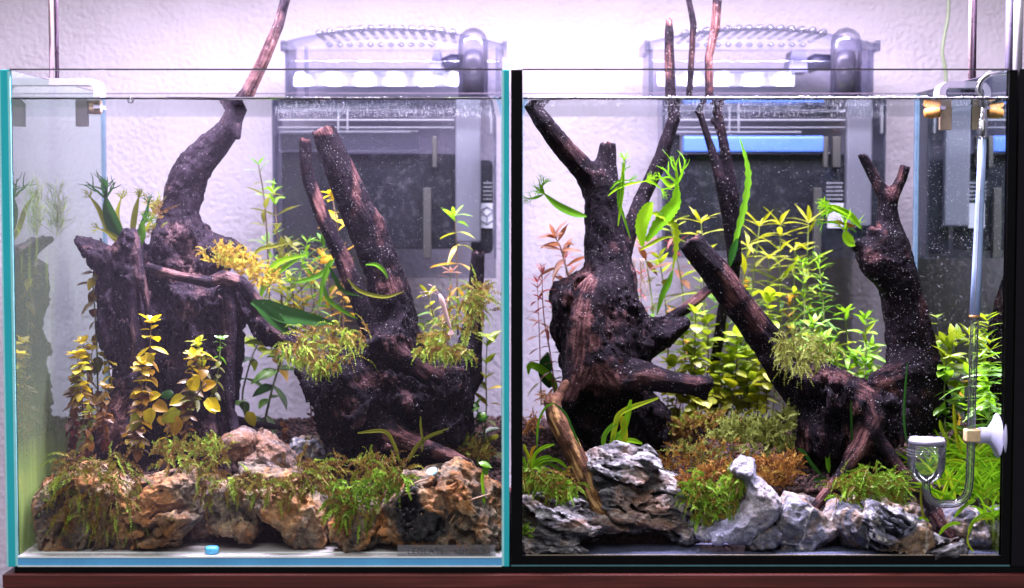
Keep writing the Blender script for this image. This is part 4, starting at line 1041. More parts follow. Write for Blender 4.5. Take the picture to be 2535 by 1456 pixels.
s4.limb([(1777, -30, .15, 10), (1770, 70, .15, 11), (1755, 140, .15, 9.5), (1756, 240, .15, 10.5), (1780, 290, .15, 11), (1796, 380, .15, 13), (1814, 480, .152, 15), (1818, 570, .157, 16), (1820, 640, .16, 14)], 0.003)
s4.limb([(1762, 300, .15, 5), (1784, 322, .15, 7)], 0.003)
wood('driftwood', 'pair of thin dark twigs rising side by side out of the water', s4, 'driftwood_black', [(1765, 120, (26, 130), 0.95), (1712, 120, (14, 60), 0.25)], 36, 0.5, 0.3)
s5 = Solid(h)
s5.limb([(1690, 566, .08, 30), (1722, 614, .08, 31), (1762, 662, .08, 33), (1832, 757, .085, 37), (1902, 850, .09, 40), (1952, 922, .1, 47), (2010, 985, .1, 58)])
s5.outline([(1900, 892), (1960, 905), (2040, 905), (2095, 930), (2150, 955), (2195, 965), (2232, 1005), (2228, 1080), (2150, 1122), (2060, 1112), (1978, 1115), (1976, 1050), (1985, 1000), (1935, 935)], 0.10, 0.034, 26)
s5.limb([(2030, 930, .08, 26), (2090, 960, .075, 24), (2140, 985, .072, 22), (2160, 1040, .062, 20), (2132, 1100, .055, 18), (2080, 1180, .045, 16), (2012, 1262, .035, 11)], 0.008)
s5.limb([(2150, 1060, .06, 14), (2200, 1120, .055, 11), (2232, 1165, .05, 12), (2290, 1232, .042, 15), (2342, 1302, .032, 18), (2398, 1372, .02, 11)], 0.006)
s5.limb([(1905, 890, .085, 20), (1925, 915, .085, 18)], 0.006)
s5.sever(1708, 592, .08, 122, 90)
wood('driftwood', 'reddish black diagonal driftwood log with blunt broken end and two splayed roots', s5, 'driftwood_black',
     [(1712, 582, (24, 14), 0.7), (1815, 680, (34, 110), 0.75), (1870, 780, (26, 60), 0.7), (2060, 930, (70, 22), 0.6), (2150, 960, (30, 40), 0.6), (2125, 1100, (40, 90), 0.95), (2040, 1220, (40, 60), 0.95), (2240, 1160, (60, 80), 0.5), (2340, 1300, (60, 90), 0.62), (1990, 1090, (18, 40), 0.45)], 47, 1.0)
s6 = Solid(h)
s6.limb([(2124, 362, .1, 10), (2150, 412, .1, 12), (2166, 442, .1, 14), (2194, 492, .1, 21), (2200, 550, .1, 29), (2215, 650, .1, 44), (2237, 760, .1, 54), (2260, 870, .1, 57), (2275, 950, .1, 60), (2290, 1020, .1, 55)])
s6.limb([(2249, 385, .1, 13), (2232, 442, .1, 13), (2206, 492, .1, 17)], 0.004)
s6.limb([(2200, 610, .095, 34), (2152, 622, .085, 33), (2124, 608, .083, 17)], 0.010)
s6.limb([(2175, 590, .088, 20), (2158, 572, .085, 12)], 0.006)
s6.limb([(2200, 680, .092, 40), (2166, 664, .082, 28)], 0.010)
s6.limb([(2250, 920, .09, 50), (2180, 950, .085, 34), (2165, 990, .085, 26)], 0.008)
s6.limb([(2290, 960, .1, 48), (2330, 1000, .1, 28), (2345, 1035, .1, 16)], 0.006)
s6.limb([(2230, 1000, .09, 60), (2240, 1040, .09, 50)], 0.01)
s6.sever(2136, 380, .1, 115, 46); s6.sever(2240, 408, .1, 68, 50)
wood('driftwood', 'upright black driftwood trunk dotted with bubbles and forked at the top', s6, 'driftwood_black',
     [(2215, 480, (30, 30), 0.6), (2228, 430, (12, 30), 0.7), (2165, 640, (20, 20), 0.5), (2170, 560, (20, 12), 0.7), (2285, 760, (14, 60), 0.3), (2190, 960, (40, 40), 0.85), (2170, 1010, (30, 30), 0.5), (2170, 450, (12, 40), 0.3)], 58, 1.2)
s7 = Solid(0.0009)
s7.limb([(1362, 985, .050, 12), (1366, 1000, .048, 19), (1377, 1035, .045, 22), (1406, 1092, .04, 23), (1442, 1162, .035, 25), (1466, 1222, .030, 22), (1490, 1270, .026, 12)], 0.004)
s7.limb([(1484, 1255, .027, 8), (1500, 1290, .022, 4)], 0.003); s7.limb([(1470, 1255, .027, 9), (1485, 1285, .022, 5)], 0.003); s7.limb([(1492, 1250, .03, 6), (1506, 1270, .024, 4)], 0.003)
s7.limb([(1370, 1000, .05, 14), (1385, 975, .056, 12), (1400, 950, .06, 10)], 0.004)
s7.carve([(1462, 1215, .018, 8), (1478, 1240, .016, 9)])
wood('driftwood', 'pale tan weathered driftwood root leaning on the layered stone at the glass', s7, 'driftwood_tan',
     [(1372, 1060, (16, 70), 0.9), (1430, 1090, (16, 60), 0.8), (1425, 1170, (20, 90), 0.95), (1470, 1230, (30, 60), 0.9), (1490, 1280, (24, 24), 0.6)], 69, 0.8, 0.6)

# ------------------------------------------------------------------ stones
def rock(label, outline, d, T, mat, seed, style='lump', Rf=0.55, extra=None, hres=0.0008, cuts=(), amp=1.0, angle=-28, group=None, limbs=(), hollow_dark=None):
    a = np.array(outline, dtype=float); c_ = a.mean(0); a = c_+(a-c_)*1.05; a[:, 1] = np.minimum(a[:, 1], max(q[1] for q in outline)+1); outline = [tuple(q) for q in a]
    w = min(np.ptp(a[:, 0]), np.ptp(a[:, 1]))
    so = Solid(hres); so.band = (0.0095, 0.004); so.outline(outline, d, T, max(6, w*0.5*Rf), 0.004)
    for L in limbs: so.limb(L, 0.004)
    for q in cuts:
        if isinstance(q, tuple): so.carve_outline(q[0], q[1], q[2], 5)
        else: so.carve(q)
    ca, sa = math.cos(R(angle)), math.sin(R(angle))
    rng = np.random.default_rng(seed)
    ow = np.array([tuple(P(x, y, d)) for x, y in outline]); pts = np.concatenate([ow+[0, -T*.8, 0], ow+[0, T*.8, 0]]); cen = pts.mean(0)
    planes = []
    for k in range({'facet': 22, 'strata': 7}.get(style, 5)):
        u = rng.normal(size=3); u[1] = -abs(u[1])*1.2; u /= np.linalg.norm(u)
        planes.append((u, np.max((pts-cen)@u)*rng.uniform(0.70, 0.95)))
    def rough(Q, F0):
        F = F0.copy(); w = Q-cen
        for u, off in planes: F = np.maximum(F, (w@u-off)*0.9+0.0012*fbm(Q*130, 2, seed+1))
        n = (0.0017 if style == 'facet' else 0.0026)*fbm(Q*55, 4, seed)*amp-0.0015*ridged(Q*120, 3, seed+3)*amp
        n += 0.0030*np.clip((ridged(Q*np.array([42, 42, 42])+0.4*fbm(Q*90, 2, seed+14)[:, None], 1, seed+13)-0.80)*6, 0, 1)
        n += 0.0009*fbm(Q*330, 2, seed+2)
        if style in ('holes', 'lump'): n += 0.0016*(0.4-ridged(Q*200, 2, seed+21))
        B = np.stack([Q[:, 0]*ca+Q[:, 2]*sa, Q[:, 1], -Q[:, 0]*sa+Q[:, 2]*ca], 1)
        B = B+0.004*fbm(Q*45, 2, seed+15)[:, None]
        if style == 'strata':
            k = fbm(B*np.array([50, 55, 165]), 3, seed+7)
            n += 0.0066*np.clip((k-0.02)*8, 0, 1)*amp-0.0018
            n += 0.0016*np.abs(((B[:, 2]*330+1.5*fbm(Q*60, 2, seed+8)) % 1)-0.5)
        elif style == 'holes':
            k = fbm(B*np.array([62, 80, 165]), 2, seed+7)
            n += 0.0062*np.clip((k-0.15)*5.0, 0, 1)*amp-0.001
        elif style == 'lump':
            k = fbm(Q*75, 2, seed+7); n += 0.0042*np.clip((k-0.22)*4.0, 0, 1)*amp
        return F+n
    V, Qd = so.eval(rough)
    me = mesh('stone', V, Qd, M[mat])
    if hollow_dark:
        px = pix(V); sd = poly2d(px[:, 0], px[:, 1], hollow_dark); attr(me, 'hollow_dark', np.clip(0.5-(sd+7*fbm(V*160, 2, seed))/9, 0, 1))
    o = obj('stone', me); tag(o, label, 'stone', group); return o
gL = 'stones along the front of the teal edged tank'; gR = 'stones along the front of the black seamed tank'
rock('ochre stone smothered in moss at the left front corner', [(108, 1300), (105, 1240), (122, 1192), (165, 1170), (230, 1162), (300, 1182), (345, 1232), (350, 1300), (330, 1338), (240, 1354), (150, 1354), (116, 1335)], .034, .026, 'rock_ochre', 101, group=gL, amp=1.3, style='holes', angle=70)
rock('reddish brown stone riddled with slanting holes', [(335, 1240), (352, 1198), (420, 1182), (480, 1173), (492, 1190), (480, 1240), (490, 1270), (456, 1302), (440, 1337), (390, 1346), (330, 1338), (300, 1305)], .026, .022, 'rock_ochre', 112, 'holes', group=gL, angle=20, amp=1.4)
rock('grey brown stone tilted at the top of the pile', [(545, 1106), (556, 1081), (600, 1066), (625, 1076), (633, 1110), (600, 1135), (568, 1140)], .062, .016, 'rock_brown', 123, group=gL, style='facet')
rock('long rusty stone sloping down from the top of the pile', [(637, 1085), (650, 1068), (665, 1076), (735, 1140), (742, 1165), (720, 1202), (670, 1202), (630, 1182), (590, 1172), (602, 1132), (640, 1120)], .056, .016, 'rock_brown', 134, group=gL, style='facet')
rock('dark blue grey stone half buried behind the pile', [(720, 1110), (735, 1091), (780, 1085), (815, 1105), (832, 1140), (790, 1162), (730, 1152)], .088, .016, 'rock_grey', 145, group=gL)
rock('mid brown stone with a knobbly hanging tip', [(545, 1200), (600, 1187), (640, 1222), (640, 1282), (638, 1312), (615, 1332), (596, 1312), (560, 1325), (530, 1295), (535, 1240)], .034, .022, 'rock_ochre', 156, group=gL, style='lump', amp=1.2)
rock('broad rusty stone standing upright in the middle', [(645, 1205), (720, 1200), (780, 1216), (798, 1252), (801, 1330), (780, 1352), (730, 1354), (700, 1305), (650, 1275), (632, 1232)], .030, .022, 'rock_ochre', 167, group=gL, style='facet', amp=1.2)
rock('small ochre stone under the green hanging moss', [(825, 1290), (850, 1240), (930, 1240), (948, 1290), (927, 1332), (906, 1361), (860, 1359), (828, 1332)], .022, .018, 'rock_ochre', 178, group=gL)
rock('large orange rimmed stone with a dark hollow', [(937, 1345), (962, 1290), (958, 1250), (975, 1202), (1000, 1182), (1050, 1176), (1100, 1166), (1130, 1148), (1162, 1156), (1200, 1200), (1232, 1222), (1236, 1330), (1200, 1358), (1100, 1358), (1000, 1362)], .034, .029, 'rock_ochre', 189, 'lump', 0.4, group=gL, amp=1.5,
     hollow_dark=[(978, 1240), (1010, 1200), (1032, 1192), (1042, 1250), (1062, 1268), (1098, 1272), (1110, 1318), (1070, 1345), (1000, 1345), (980, 1315)],
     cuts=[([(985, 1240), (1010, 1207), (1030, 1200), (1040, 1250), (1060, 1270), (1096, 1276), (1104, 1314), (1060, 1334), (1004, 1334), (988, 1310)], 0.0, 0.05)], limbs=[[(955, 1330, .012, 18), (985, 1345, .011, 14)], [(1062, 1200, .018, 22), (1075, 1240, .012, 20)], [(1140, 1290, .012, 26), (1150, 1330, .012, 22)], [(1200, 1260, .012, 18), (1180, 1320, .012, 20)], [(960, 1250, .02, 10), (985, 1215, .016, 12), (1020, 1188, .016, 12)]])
rock('layered white grey stone arching over a dark gap', [(1452, 1146), (1470, 1126), (1530, 1113), (1600, 1121), (1640, 1166), (1682, 1206), (1702, 1250), (1722, 1300), (1712, 1346), (1660, 1322), (1620, 1297), (1560, 1302), (1500, 1302), (1472, 1322), (1440, 1342), (1450, 1282), (1490, 1232), (1467, 1182)], .046, .030, 'rock_strata', 201, 'strata', 0.45, group=gR, amp=0.9, angle=-16,
     cuts=[(q, 0.0, z) for q, z in (([(1467, 1142), (1500, 1143), (1538, 1156), (1530, 1166), (1478, 1160)], .034), ([(1470, 1168), (1500, 1170), (1512, 1180), (1474, 1178)], .032), ([(1488, 1200), (1520, 1190), (1566, 1192), (1572, 1204), (1500, 1214)], .034),
          ([(1500, 1246), (1520, 1236), (1602, 1242), (1590, 1262), (1545, 1276), (1518, 1264)], .044), ([(1545, 1130), (1590, 1140), (1610, 1152), (1570, 1146)], .034), ([(1572, 1166), (1604, 1170), (1600, 1180), (1570, 1174)], .032), ([(1628, 1252), (1690, 1240), (1700, 1256), (1650, 1264)], .034), ([(1590, 1205), (1640, 1210), (1630, 1220), (1585, 1216)], .030))])
rock('rough grey stone with rusty holes beside the tan root', [(1298, 1240), (1330, 1226), (1370, 1246), (1440, 1246), (1476, 1290), (1460, 1322), (1420, 1346), (1360, 1332), (1310, 1302)], .026, .022, 'rock_strata', 212, 'strata', group=gR, angle=-20)
rock('flat greenish grey slab lying in the left corner', [(1298, 1330), (1340, 1316), (1400, 1331), (1442, 1366), (1426, 1386), (1340, 1386), (1300, 1372)], .0125, .011, 'rock_strata', 223, 'strata', group=gR, angle=-12)
rock('smooth pale lilac grey stone with upturned horn', [(1812, 1168), (1838, 1137), (1860, 1147), (1868, 1182), (1902, 1206), (1930, 1242), (1926, 1282), (1900, 1302), (1850, 1342), (1800, 1357), (1732, 1354), (1718, 1322), (1762, 1296), (1820, 1270), (1850, 1236), (1843, 1200)], .022, .019, 'rock_pale', 234, 'facet', 0.8, group=gR, amp=0.9)
rock('small grey stone with yellow patch under the horned stone', [(1866, 1325), (1885, 1308), (1914, 1302), (1932, 1322), (1917, 1352), (1855, 1354)], .020, .014, 'rock_grey', 245, 'facet', group=gR)
rock('dark slate grey stone right of the horned stone', [(1922, 1262), (1950, 1229), (1990, 1241), (2022, 1266), (2062, 1290), (2070, 1312), (2040, 1342), (1980, 1360), (1920, 1352), (1912, 1302)], .034, .024, 'rock_grey', 256, 'facet', group=gR)
rock('rounded grey stone under the right moss cushion', [(2045, 1272), (2060, 1246), (2120, 1236), (2150, 1282), (2162, 1330), (2120, 1352), (2090, 1342), (2074, 1312)], .030, .020, 'rock_grey', 267, 'facet', group=gR)
rock('pale stone with tan band and blue grey cap', [(2142, 1242), (2165, 1231), (2210, 1251), (2232, 1276), (2262, 1291), (2252, 1332), (2222, 1353), (2160, 1347), (2128, 1300)], .022, .018, 'rock_grey', 278, 'strata', group=gR, angle=-35, amp=1.2)
rock('small grey stone with orange cap at the front glass', [(2224, 1312), (2260, 1290), (2300, 1300), (2309, 1332), (2292, 1367), (2250, 1382), (2220, 1367)], .016, .013, 'rock_grey', 289, 'facet', group=gR)
rock('small white flecked stone beside the fallen root tip', [(2290, 1362), (2320, 1337), (2370, 1342), (2382, 1367), (2330, 1384), (2300, 1382)], .013, .011, 'rock_strata', 290, 'strata', group=gR, angle=10)
rock('grey stone behind the fallen root in the right corner', [(2330, 1262), (2370, 1251), (2412, 1266), (2442, 1300), (2447, 1352), (2400, 1362), (2360, 1332)], .034, .018, 'rock_grey', 303, 'facet', group=gR)
rock('low dark grey stone behind the banded stone', [(2226, 1258), (2260, 1246), (2292, 1266), (2288, 1292), (2240, 1294)], .050, .014, 'rock_grey', 314, 'facet', group=gR)
rock('dark grey stone peeking out above the slate stone', [(1960, 1240), (1985, 1225), (2010, 1232), (2030, 1255), (2000, 1262)], .052, .012, 'rock_grey', 325, 'facet', group=gR)
rock('dark brown stone filling the gap beside the holey stone', [(462, 1240), (500, 1190), (545, 1180), (562, 1240), (560, 1310), (520, 1334), (470, 1325)], .048, .016, 'rock_brown', 336, 'facet', group=gL)
rock('rust brown stone bridging the tilted top stones and the broad stone', [(600, 1150), (650, 1150), (730, 1160), (770, 1190), (740, 1230), (660, 1235), (605, 1215)], .046, .018, 'rock_ochre', 347, 'lump', group=gL)
rock('dark stone wedged between the broad stone and the small ochre stone', [(780, 1240), (820, 1220), (850, 1250), (850, 1320), (815, 1345), (785, 1330)], .044, .014, 'rock_brown', 358, 'facet', group=gL)
# ------------------------------------------------------------------ plants
SHAPES = {'round': (0.80, 1.5, 0.55), 'oval': (0.50, 1.25, 0.75), 'lance': (0.25, 1.1, 0.95), 'needle': (0.11, 0.9, 0.8), 'willow': (0.17, 1.0, 1.0)}
_leafmesh = {}
def leaf_mesh(shape, mat, var):
    key = (shape, mat, var)
    if key in _leafmesh: return _leafmesh[key]
    w, p1, p2 = SHAPES[shape]; rng = random.Random(hash((shape, var)) % 1000 if False else len(shape)*7+var)
    droop = (0.10, 0.32, 0.62)[var % 3]; cup = (0.16, 0.05, -0.10)[var % 3]; side = rng.uniform(-0.08, 0.08)
    n = 6 if shape in ('lance', 'willow', 'needle') else 5
    V = []; F = []
    for i in range(n+1):
        t = i/n
        ww = w*0.5*(math.sin(math.pi*t**(0.75 if shape in ('round', 'oval') else 0.85))**(0.62 if shape == 'round' else 0.85)) if 0 < t < 1 else w*0.035
        x = t; zc = -droop*t*t; yc = side*math.sin(math.pi*t)
        wv = 0.012*math.sin(t*9+var)
        for s_ in (-1, -0.5, 0, 0.5, 1):
            V.append((x-abs(s_)*0.02, yc+s_*ww, zc+cup*ww*2*abs(s_)**1.6+wv*s_-(0.012 if s_ == 0 else 0)))
    for i in range(n):
        for k in range(4): F.append((i*5+k, i*5+k+1, (i+1)*5+k+1, (i+1)*5+k))
    me = mesh('leaf', V, F, M['leaf_'+mat]); _leafmesh[key] = me; return me
def frame(direction, normal):
    x = direction.normalized(); z = (normal-x*normal.dot(x))
    if z.length < 1e-6: z = Vector((0, -1, 0.2))
    z.normalize(); y = z.cross(x)
    m_ = Matrix((x, y, z)).transposed().to_4x4(); return m_
NLEAF = [0]
def put_leaf(parent, shape, mat, at, direction, normal, size, rng, wscale=1.0):
    me = leaf_mesh(shape, mat, rng.randrange(3))
    o = bpy.data.objects.new('leaf', me); link(o, parent)
    o.matrix_basis = Matrix.Translation(at) @ frame(direction, normal) @ Matrix.Diagonal((size, size*wscale, size, 1))
    NLEAF[0] += 1
    return o
def stem_plant(name, label, pts, d, shape, size, mats, nodes, seed, cat='plant', group=None, per=2, elev=20, u0=0.1, taper=0.75, stem='stem_green', sr=2.6, crown=4, crown_size=0.75, turn=90, d1=None, wscale=1.0, elev_top=50, jit=0.22, ejit=24):
    """pts: photo pixels base to top; leaves in whorls up the stem, a rosette at the tip"""
    rng = random.Random(seed)
    path = smooth_path(pts, 40); d1 = d if d1 is None else d1
    W_ = [P(x, y, d+(d1-d)*i/39+0.0015*math.sin(i*0.4+seed)) for i, (x, y) in enumerate(path)]
    t = thing(name, label, cat, W_[0], group)
    m = MB(); m.tube(W_[::2]+[W_[-1]], [sr*S(d)*(1.0-0.5*k/20) for k in range(21)], 6); m.build('stem', M[stem], t, True)
    phi = rng.uniform(0, 6.28)
    def T_(i): return (W_[min(i+1, 39)]-W_[max(i-1, 0)]).normalized()
    for k in range(nodes):
        u = u0+(1-u0)*(k/(nodes-0.5)); i = min(int(u*39), 39); p = W_[i]; T = T_(i)
        a = T.orthogonal().normalized(); b = T.cross(a)
        phi += R(turn)+rng.uniform(-.25, .25)
        s_ = size*S(d)*(1-(1-taper)*abs(u-0.45)*1.6)*rng.uniform(1-jit, 1+jit)
        for q in range(per):
            th = phi+2*math.pi*q/per+rng.uniform(-.2, .2)
            e = R(elev+(elev_top-elev)*u**3+rng.uniform(-ejit, ejit))
            rad = a*math.cos(th)+b*math.sin(th)
            D = rad*math.cos(e)+T*math.sin(e); N = T*math.cos(e)-rad*math.sin(e)
            mi = min(len(mats)-1, max(0, int(u*len(mats)+rng.uniform(-.45, .45))))
            put_leaf(t, shape, mats[mi], p+D*0.0006, D, N, s_*rng.uniform(.85, 1.1), rng, wscale)
    T = T_(39); a = T.orthogonal().normalized(); b = T.cross(a)
    for q in range(crown):
        th = phi+2*math.pi*q/crown*1.0+0.5; e = R(28 if q % 2 else 52)
        rad = a*math.cos(th)+b*math.sin(th); D = rad*math.cos(e)+T*math.sin(e); N = T*math.cos(e)-rad*math.sin(e)
        put_leaf(t, shape, mats[-1], W_[39]+D*0.0004, D, N, size*S(d)*crown_size*rng.uniform(.8, 1.1), rng, wscale)
    return t
def ribbon(parent, pts, d, width, mat, name='leaf', d1=None, frill=0.0, fork=0, seed=0, twist=0.0, prof='leaf', thick=0.00012):
    """one long leaf along photo pixels, optionally with a toothed edge and a branched tip"""
    rng = random.Random(seed); n = 22
    d1 = d if d1 is None else d1
    path = smooth_path([q[:2] for q in pts], n+1)
    Wp = [P(x, y, d+(d1-d)*i/n) for i, (x, y) in enumerate(path)]
    V = []; F = []
    for i, p in enumerate(Wp):
        u = i/n
        if prof == 'blade': w = width*(1-u**3)*min(1, 0.45+u*3)
        elif prof == 'strap': w = width*min(1, 0.25+u*4)*(1.0 if u < .8 else 1-(u-.8)*3.2)
        else: w = width*max(0.06, math.sin(math.pi*min(1, u*0.93+0.05))**0.8)
        w *= S(d)*0.5
        if frill: w *= 1+frill*(0.5 if i % 2 else -0.5)*(0.6+0.8*rng.random())
        T = (Wp[min(i+1, n)]-Wp[max(i-1, 0)]).normalized()
        view = Vector((math.sin(twist*u), -math.cos(twist*u), 0.25))
        B = T.cross(view).normalized(); N = B.cross(T)
        for s_ in (-1, -0.45, 0, 0.45, 1): V.append(p+B*w*s_+N*(abs(s_)*w*0.28))
    for i in range(n):
        for k in range(4): F.append((i*5+k, i*5+k+1, (i+1)*5+k+1, (i+1)*5+k))
    def branch(p, T, L, w, depth):
        steps = 5; q = p.copy(); prev = None
        B0 = T.cross(Vector((0, -1, 0.2))).normalized()
        for i in range(steps+1):
            u = i/steps; ww = w*(1-0.75*u)
            Bn = T.cross(Vector((0, -1, 0.2))).normalized()
            a = len(V); V.append(q-Bn*ww); V.append(q+Bn*ww)
            if prev is not None: F.append((prev, prev+1, a+1, a))
            prev = a
            if i == steps: break
            T = (T+Bn*rng.uniform(-.28, .28)+Vector((0, rng.uniform(-.2, .2), 0.03))).normalized()
            q = q+T*L/steps
            if depth > 0 and i in (1, 2, 3):
                s_ = 1 if (i+depth) % 2 else -1
                branch(q, (T+Bn*s_*rng.uniform(.5, 1.0)+Vector((0, rng.uniform(-.4, .4), 0))).normalized(), L*rng.uniform(.45, .7), ww*.75, depth-1)
    if fork:
        T = (Wp[n]-Wp[n-2]).normalized(); B = T.cross(Vector((0, -1, 0.2))).normalized()
        for k in range(fork):
            s_ = -0.8+1.6*k/max(1, fork-1)
            branch(Wp[n]-T*0.001*abs(s_), (T+B*s_+Vector((0, rng.uniform(-.5, .5), 0))).normalized(), max(width, 14)*S(d)*rng.uniform(1.1, 1.9), max(width, 12)*S(d)*0.115, 1)
    me = mesh(name, V, F, M['leaf_'+mat]); NLEAF[0] += 1
    return obj(name, me, parent)
def moss(label, spots, n, length, ang, spread, d, dd, mat, seed, droop=0.5, width=1.2, twig=9.0, tint=(0.0, 1.0), cat='moss', name='moss', round_leaf=False, seg=15):
    """spots: ellipses (px, py, rx, ry) where strands root; each strand a ribbon with side leaflets"""
    rng = random.Random(seed); V = []; F = []; T_ = []
    s_ = S(d)
    for k in range(n):
        cx, cy, rx, ry = spots[k % len(spots)][:4]
        r = math.sqrt(rng.random()); th = rng.uniform(0, 6.283)
        p = P(cx+rx*r*math.cos(th), cy+ry*r*math.sin(th), d+rng.uniform(-dd, dd)*0.7)
        a0 = spots[k % len(spots)][4] if len(spots[k % len(spots)]) > 4 else ang
        a = R(a0+rng.gauss(0, spread)); D = Vector((math.cos(a), rng.uniform(-.75, .35), math.sin(a))).normalized()
        L = length*s_*(rng.uniform(.4, 1.1) if round_leaf else rng.uniform(.45, 1.1)); st = L/seg
        base = min(1, max(0, rng.gauss((tint[0]+tint[1])/2, (tint[1]-tint[0])/3)))
        w = 0.75*width*s_*rng.uniform(.7, 1.2); prev = None
        roll = rng.uniform(0, 3.14)
        for i in range(seg+1):
            u = i/seg
            side = D.cross(Vector((math.sin(roll), -math.cos(roll)-.4, .3))).normalized()
            ww = w*(0.5 if u > .9 else 1)*0.5
            b = len(V); V.append(p-side*ww); V.append(p+side*ww)
            tv = min(1, max(0, base+0.45*(u-0.45))); T_ += [tv, tv]
            if prev is not None: F.append((prev, prev+1, b+1)); F.append((prev, b+1, b))
            prev = b
            if i:
                for sg in (-1, 1):
                    if rng.random() < 0.88:
                        q = (1.25 if round_leaf else 1.0)*twig*s_*(0.45+0.55*math.sin(math.pi*min(1, u+.15)))*rng.uniform(.6, 1.2)
                        dr = (side*sg*0.9+D*0.75+Vector((0, rng.uniform(-.5, .2), rng.uniform(-.35, .2)))).normalized()
                        hw = (dr.cross(Vector((0, -1, .3)))).normalized()*(q*(0.42 if round_leaf else 0.24))
                        b2 = len(V); tip = p+dr*q; tv2 = min(1, max(0, tv+rng.uniform(-.12, .22)))
                        if round_leaf:
                            V.extend([p, p+dr*q*.5+hw, tip, p+dr*q*.5-hw]); T_.extend([tv, tv2, tv2, tv2]); F.append((b2, b2+1, b2+2)); F.append((b2, b2+2, b2+3))
                        else:
                            V.extend([p, p+dr*q*.55+hw, tip, p+dr*q*.55-hw]); T_.extend([tv, tv2, tv2, tv2]); F.append((b2, b2+1, b2+2)); F.append((b2, b2+2, b2+3))
            D = (D+Vector((rng.uniform(-.20, .20), rng.uniform(-.16, .16), rng.uniform(-.17, .17)-droop*u*0.34))).normalized()
            p = p+D*st
    me = mesh(name, V, np.array(F), M[mat], False); attr(me, 'tint', T_)
    o = obj(name, me); tag(o, label, cat, kind='stuff'); return o
def grass(name, label, base, d, n, length, lean, width, mat, seed, group=None, spread=10, cat='grass plant'):
    """tuft of arching blades"""
    rng = random.Random(seed); bx0, by0 = base
    t = thing(name, label, cat, P(bx0, by0, d), group)
    for k in range(n):
        a = R(rng.uniform(-lean, lean)); L = length*rng.uniform(.6, 1.15); x = bx0+rng.uniform(-spread, spread); c = rng.uniform(0.35, 1.0)*(1 if a > 0 else -1)
        pts = [(x, by0+rng.uniform(-4, 6))]
        for i in range(1, 5):
            u = i/4; aa = a+c*u*u*1.15
            pts.append((pts[-1][0]+math.sin(aa)*L/4, pts[-1][1]-math.cos(aa)*L/4))
        ribbon(t, pts, d+rng.uniform(-.006, .006), width*rng.uniform(.8, 1.2), mat if rng.random() > .2 else 'lime', 'blade', d1=d+rng.uniform(-.016, .012), seed=seed+k, prof='blade')
    return t

# --- teal edged tank: ludwigia like stems along the left
gy = 'round leaved stem plants in front of the big stump'
stem_plant('stem_plant', 'tall stem plant with yellow tip and sparse bronze leaves beside the dark stump flank', [(243, 1090), (241, 900), (236, 790), (230, 700), (234, 662)], .105, 'oval', 40, ['rust', 'olive', 'bronze', 'rust', 'bronze', 'yellow'], 14, 1, group=gy, elev=-32, crown=6, wscale=1.1, elev_top=5, ejit=30)
stem_plant('stem_plant', 'bushy yellow green stem plant with rounded tip at the far left of the stump', [(228, 1120), (222, 1000), (214, 900), (206, 850)], .085, 'round', 32, ['maroon', 'rust', 'bronze', 'bronze', 'yellow', 'yellow'], 17, 2, group=gy, elev=-32, crown=7, crown_size=.9, per=3, elev_top=5, ejit=30)
stem_plant('stem_plant', 'low stem plant with pale rosette tip against the stump edge', [(276, 1040), (272, 940), (268, 884)], .09, 'round', 27, ['rust', 'olive', 'yellow'], 8, 3, group=gy, crown=7, crown_size=.95, elev=-32, elev_top=5, ejit=30)
stem_plant('stem_plant', 'golden stem plant with tiered leaves in the middle of the stump front', [(330, 1128), (338, 1060), (360, 960), (370, 880), (374, 800)], .062, 'round', 40, ['bronze', 'yellow', 'bronze', 'rust', 'bronze', 'gold', 'yellow', 'yellow'], 15, 4, group=gy, elev=-32, crown=5, crown_size=.9, stem='stem_brown', turn=75, elev_top=5, ejit=30)
stem_plant('stem_plant', 'olive and gold stem plant in front of the right half of the stump', [(400, 1100), (440, 1040), (488, 960), (500, 900), (490, 850)], .068, 'round', 38, ['yellow', 'bronze', 'rust', 'olive', 'olive', 'bronze', 'chartreuse'], 16, 5, group=gy, elev=-32, crown=6, crown_size=.7, stem='stem_brown', elev_top=5, ejit=30)
stem_plant('stem_plant', 'small leaved olive sprig with tiny round tip leaves on the stump', [(520, 1000), (540, 920), (546, 840)], .075, 'round', 22, ['olive', 'olive', 'green'], 10, 6, group=gy, elev=-32, crown=5, elev_top=5, ejit=30)
stem_plant('stem_plant', 'dark reddish stem plant low beside the left glass', [(176, 1130), (180, 1020), (186, 950)], .075, 'round', 30, ['maroon', 'maroon', 'rust', 'bronze'], 13, 7, group=gy, elev=-32, crown=5, stem='stem_red', per=3, elev_top=5, ejit=30)
stem_plant('stem_plant', 'rust brown stem plant between the stump root and the left glass', [(262, 1110), (256, 1030), (262, 960)], .07, 'round', 30, ['maroon', 'rust', 'rust', 'bronze'], 12, 8, group=gy, elev=-32, crown=4, stem='stem_red', elev_top=5, ejit=30)
stem_plant('stem_plant', 'brown stem plant hidden low in the left corner moss', [(208, 1150), (214, 1080), (222, 1020)], .06, 'round', 26, ['maroon', 'rust', 'olive'], 10, 9, group=gy, elev=-32, crown=4, stem='stem_red', elev_top=5, ejit=30)
t = thing('stem_plant', 'big loose yellow leaves on thin stalks before the dark stump foot', 'plant', P(450, 1090, .058), gy)
rng = random.Random(77)
m = MB(); m.tube([P(a, b, .058) for a, b in smooth_path([(420, 1110), (440, 1060), (470, 1000), (510, 950)], 14)], 2.2*S(.058), 6); m.build('stem', M['stem_brown'], t, True)
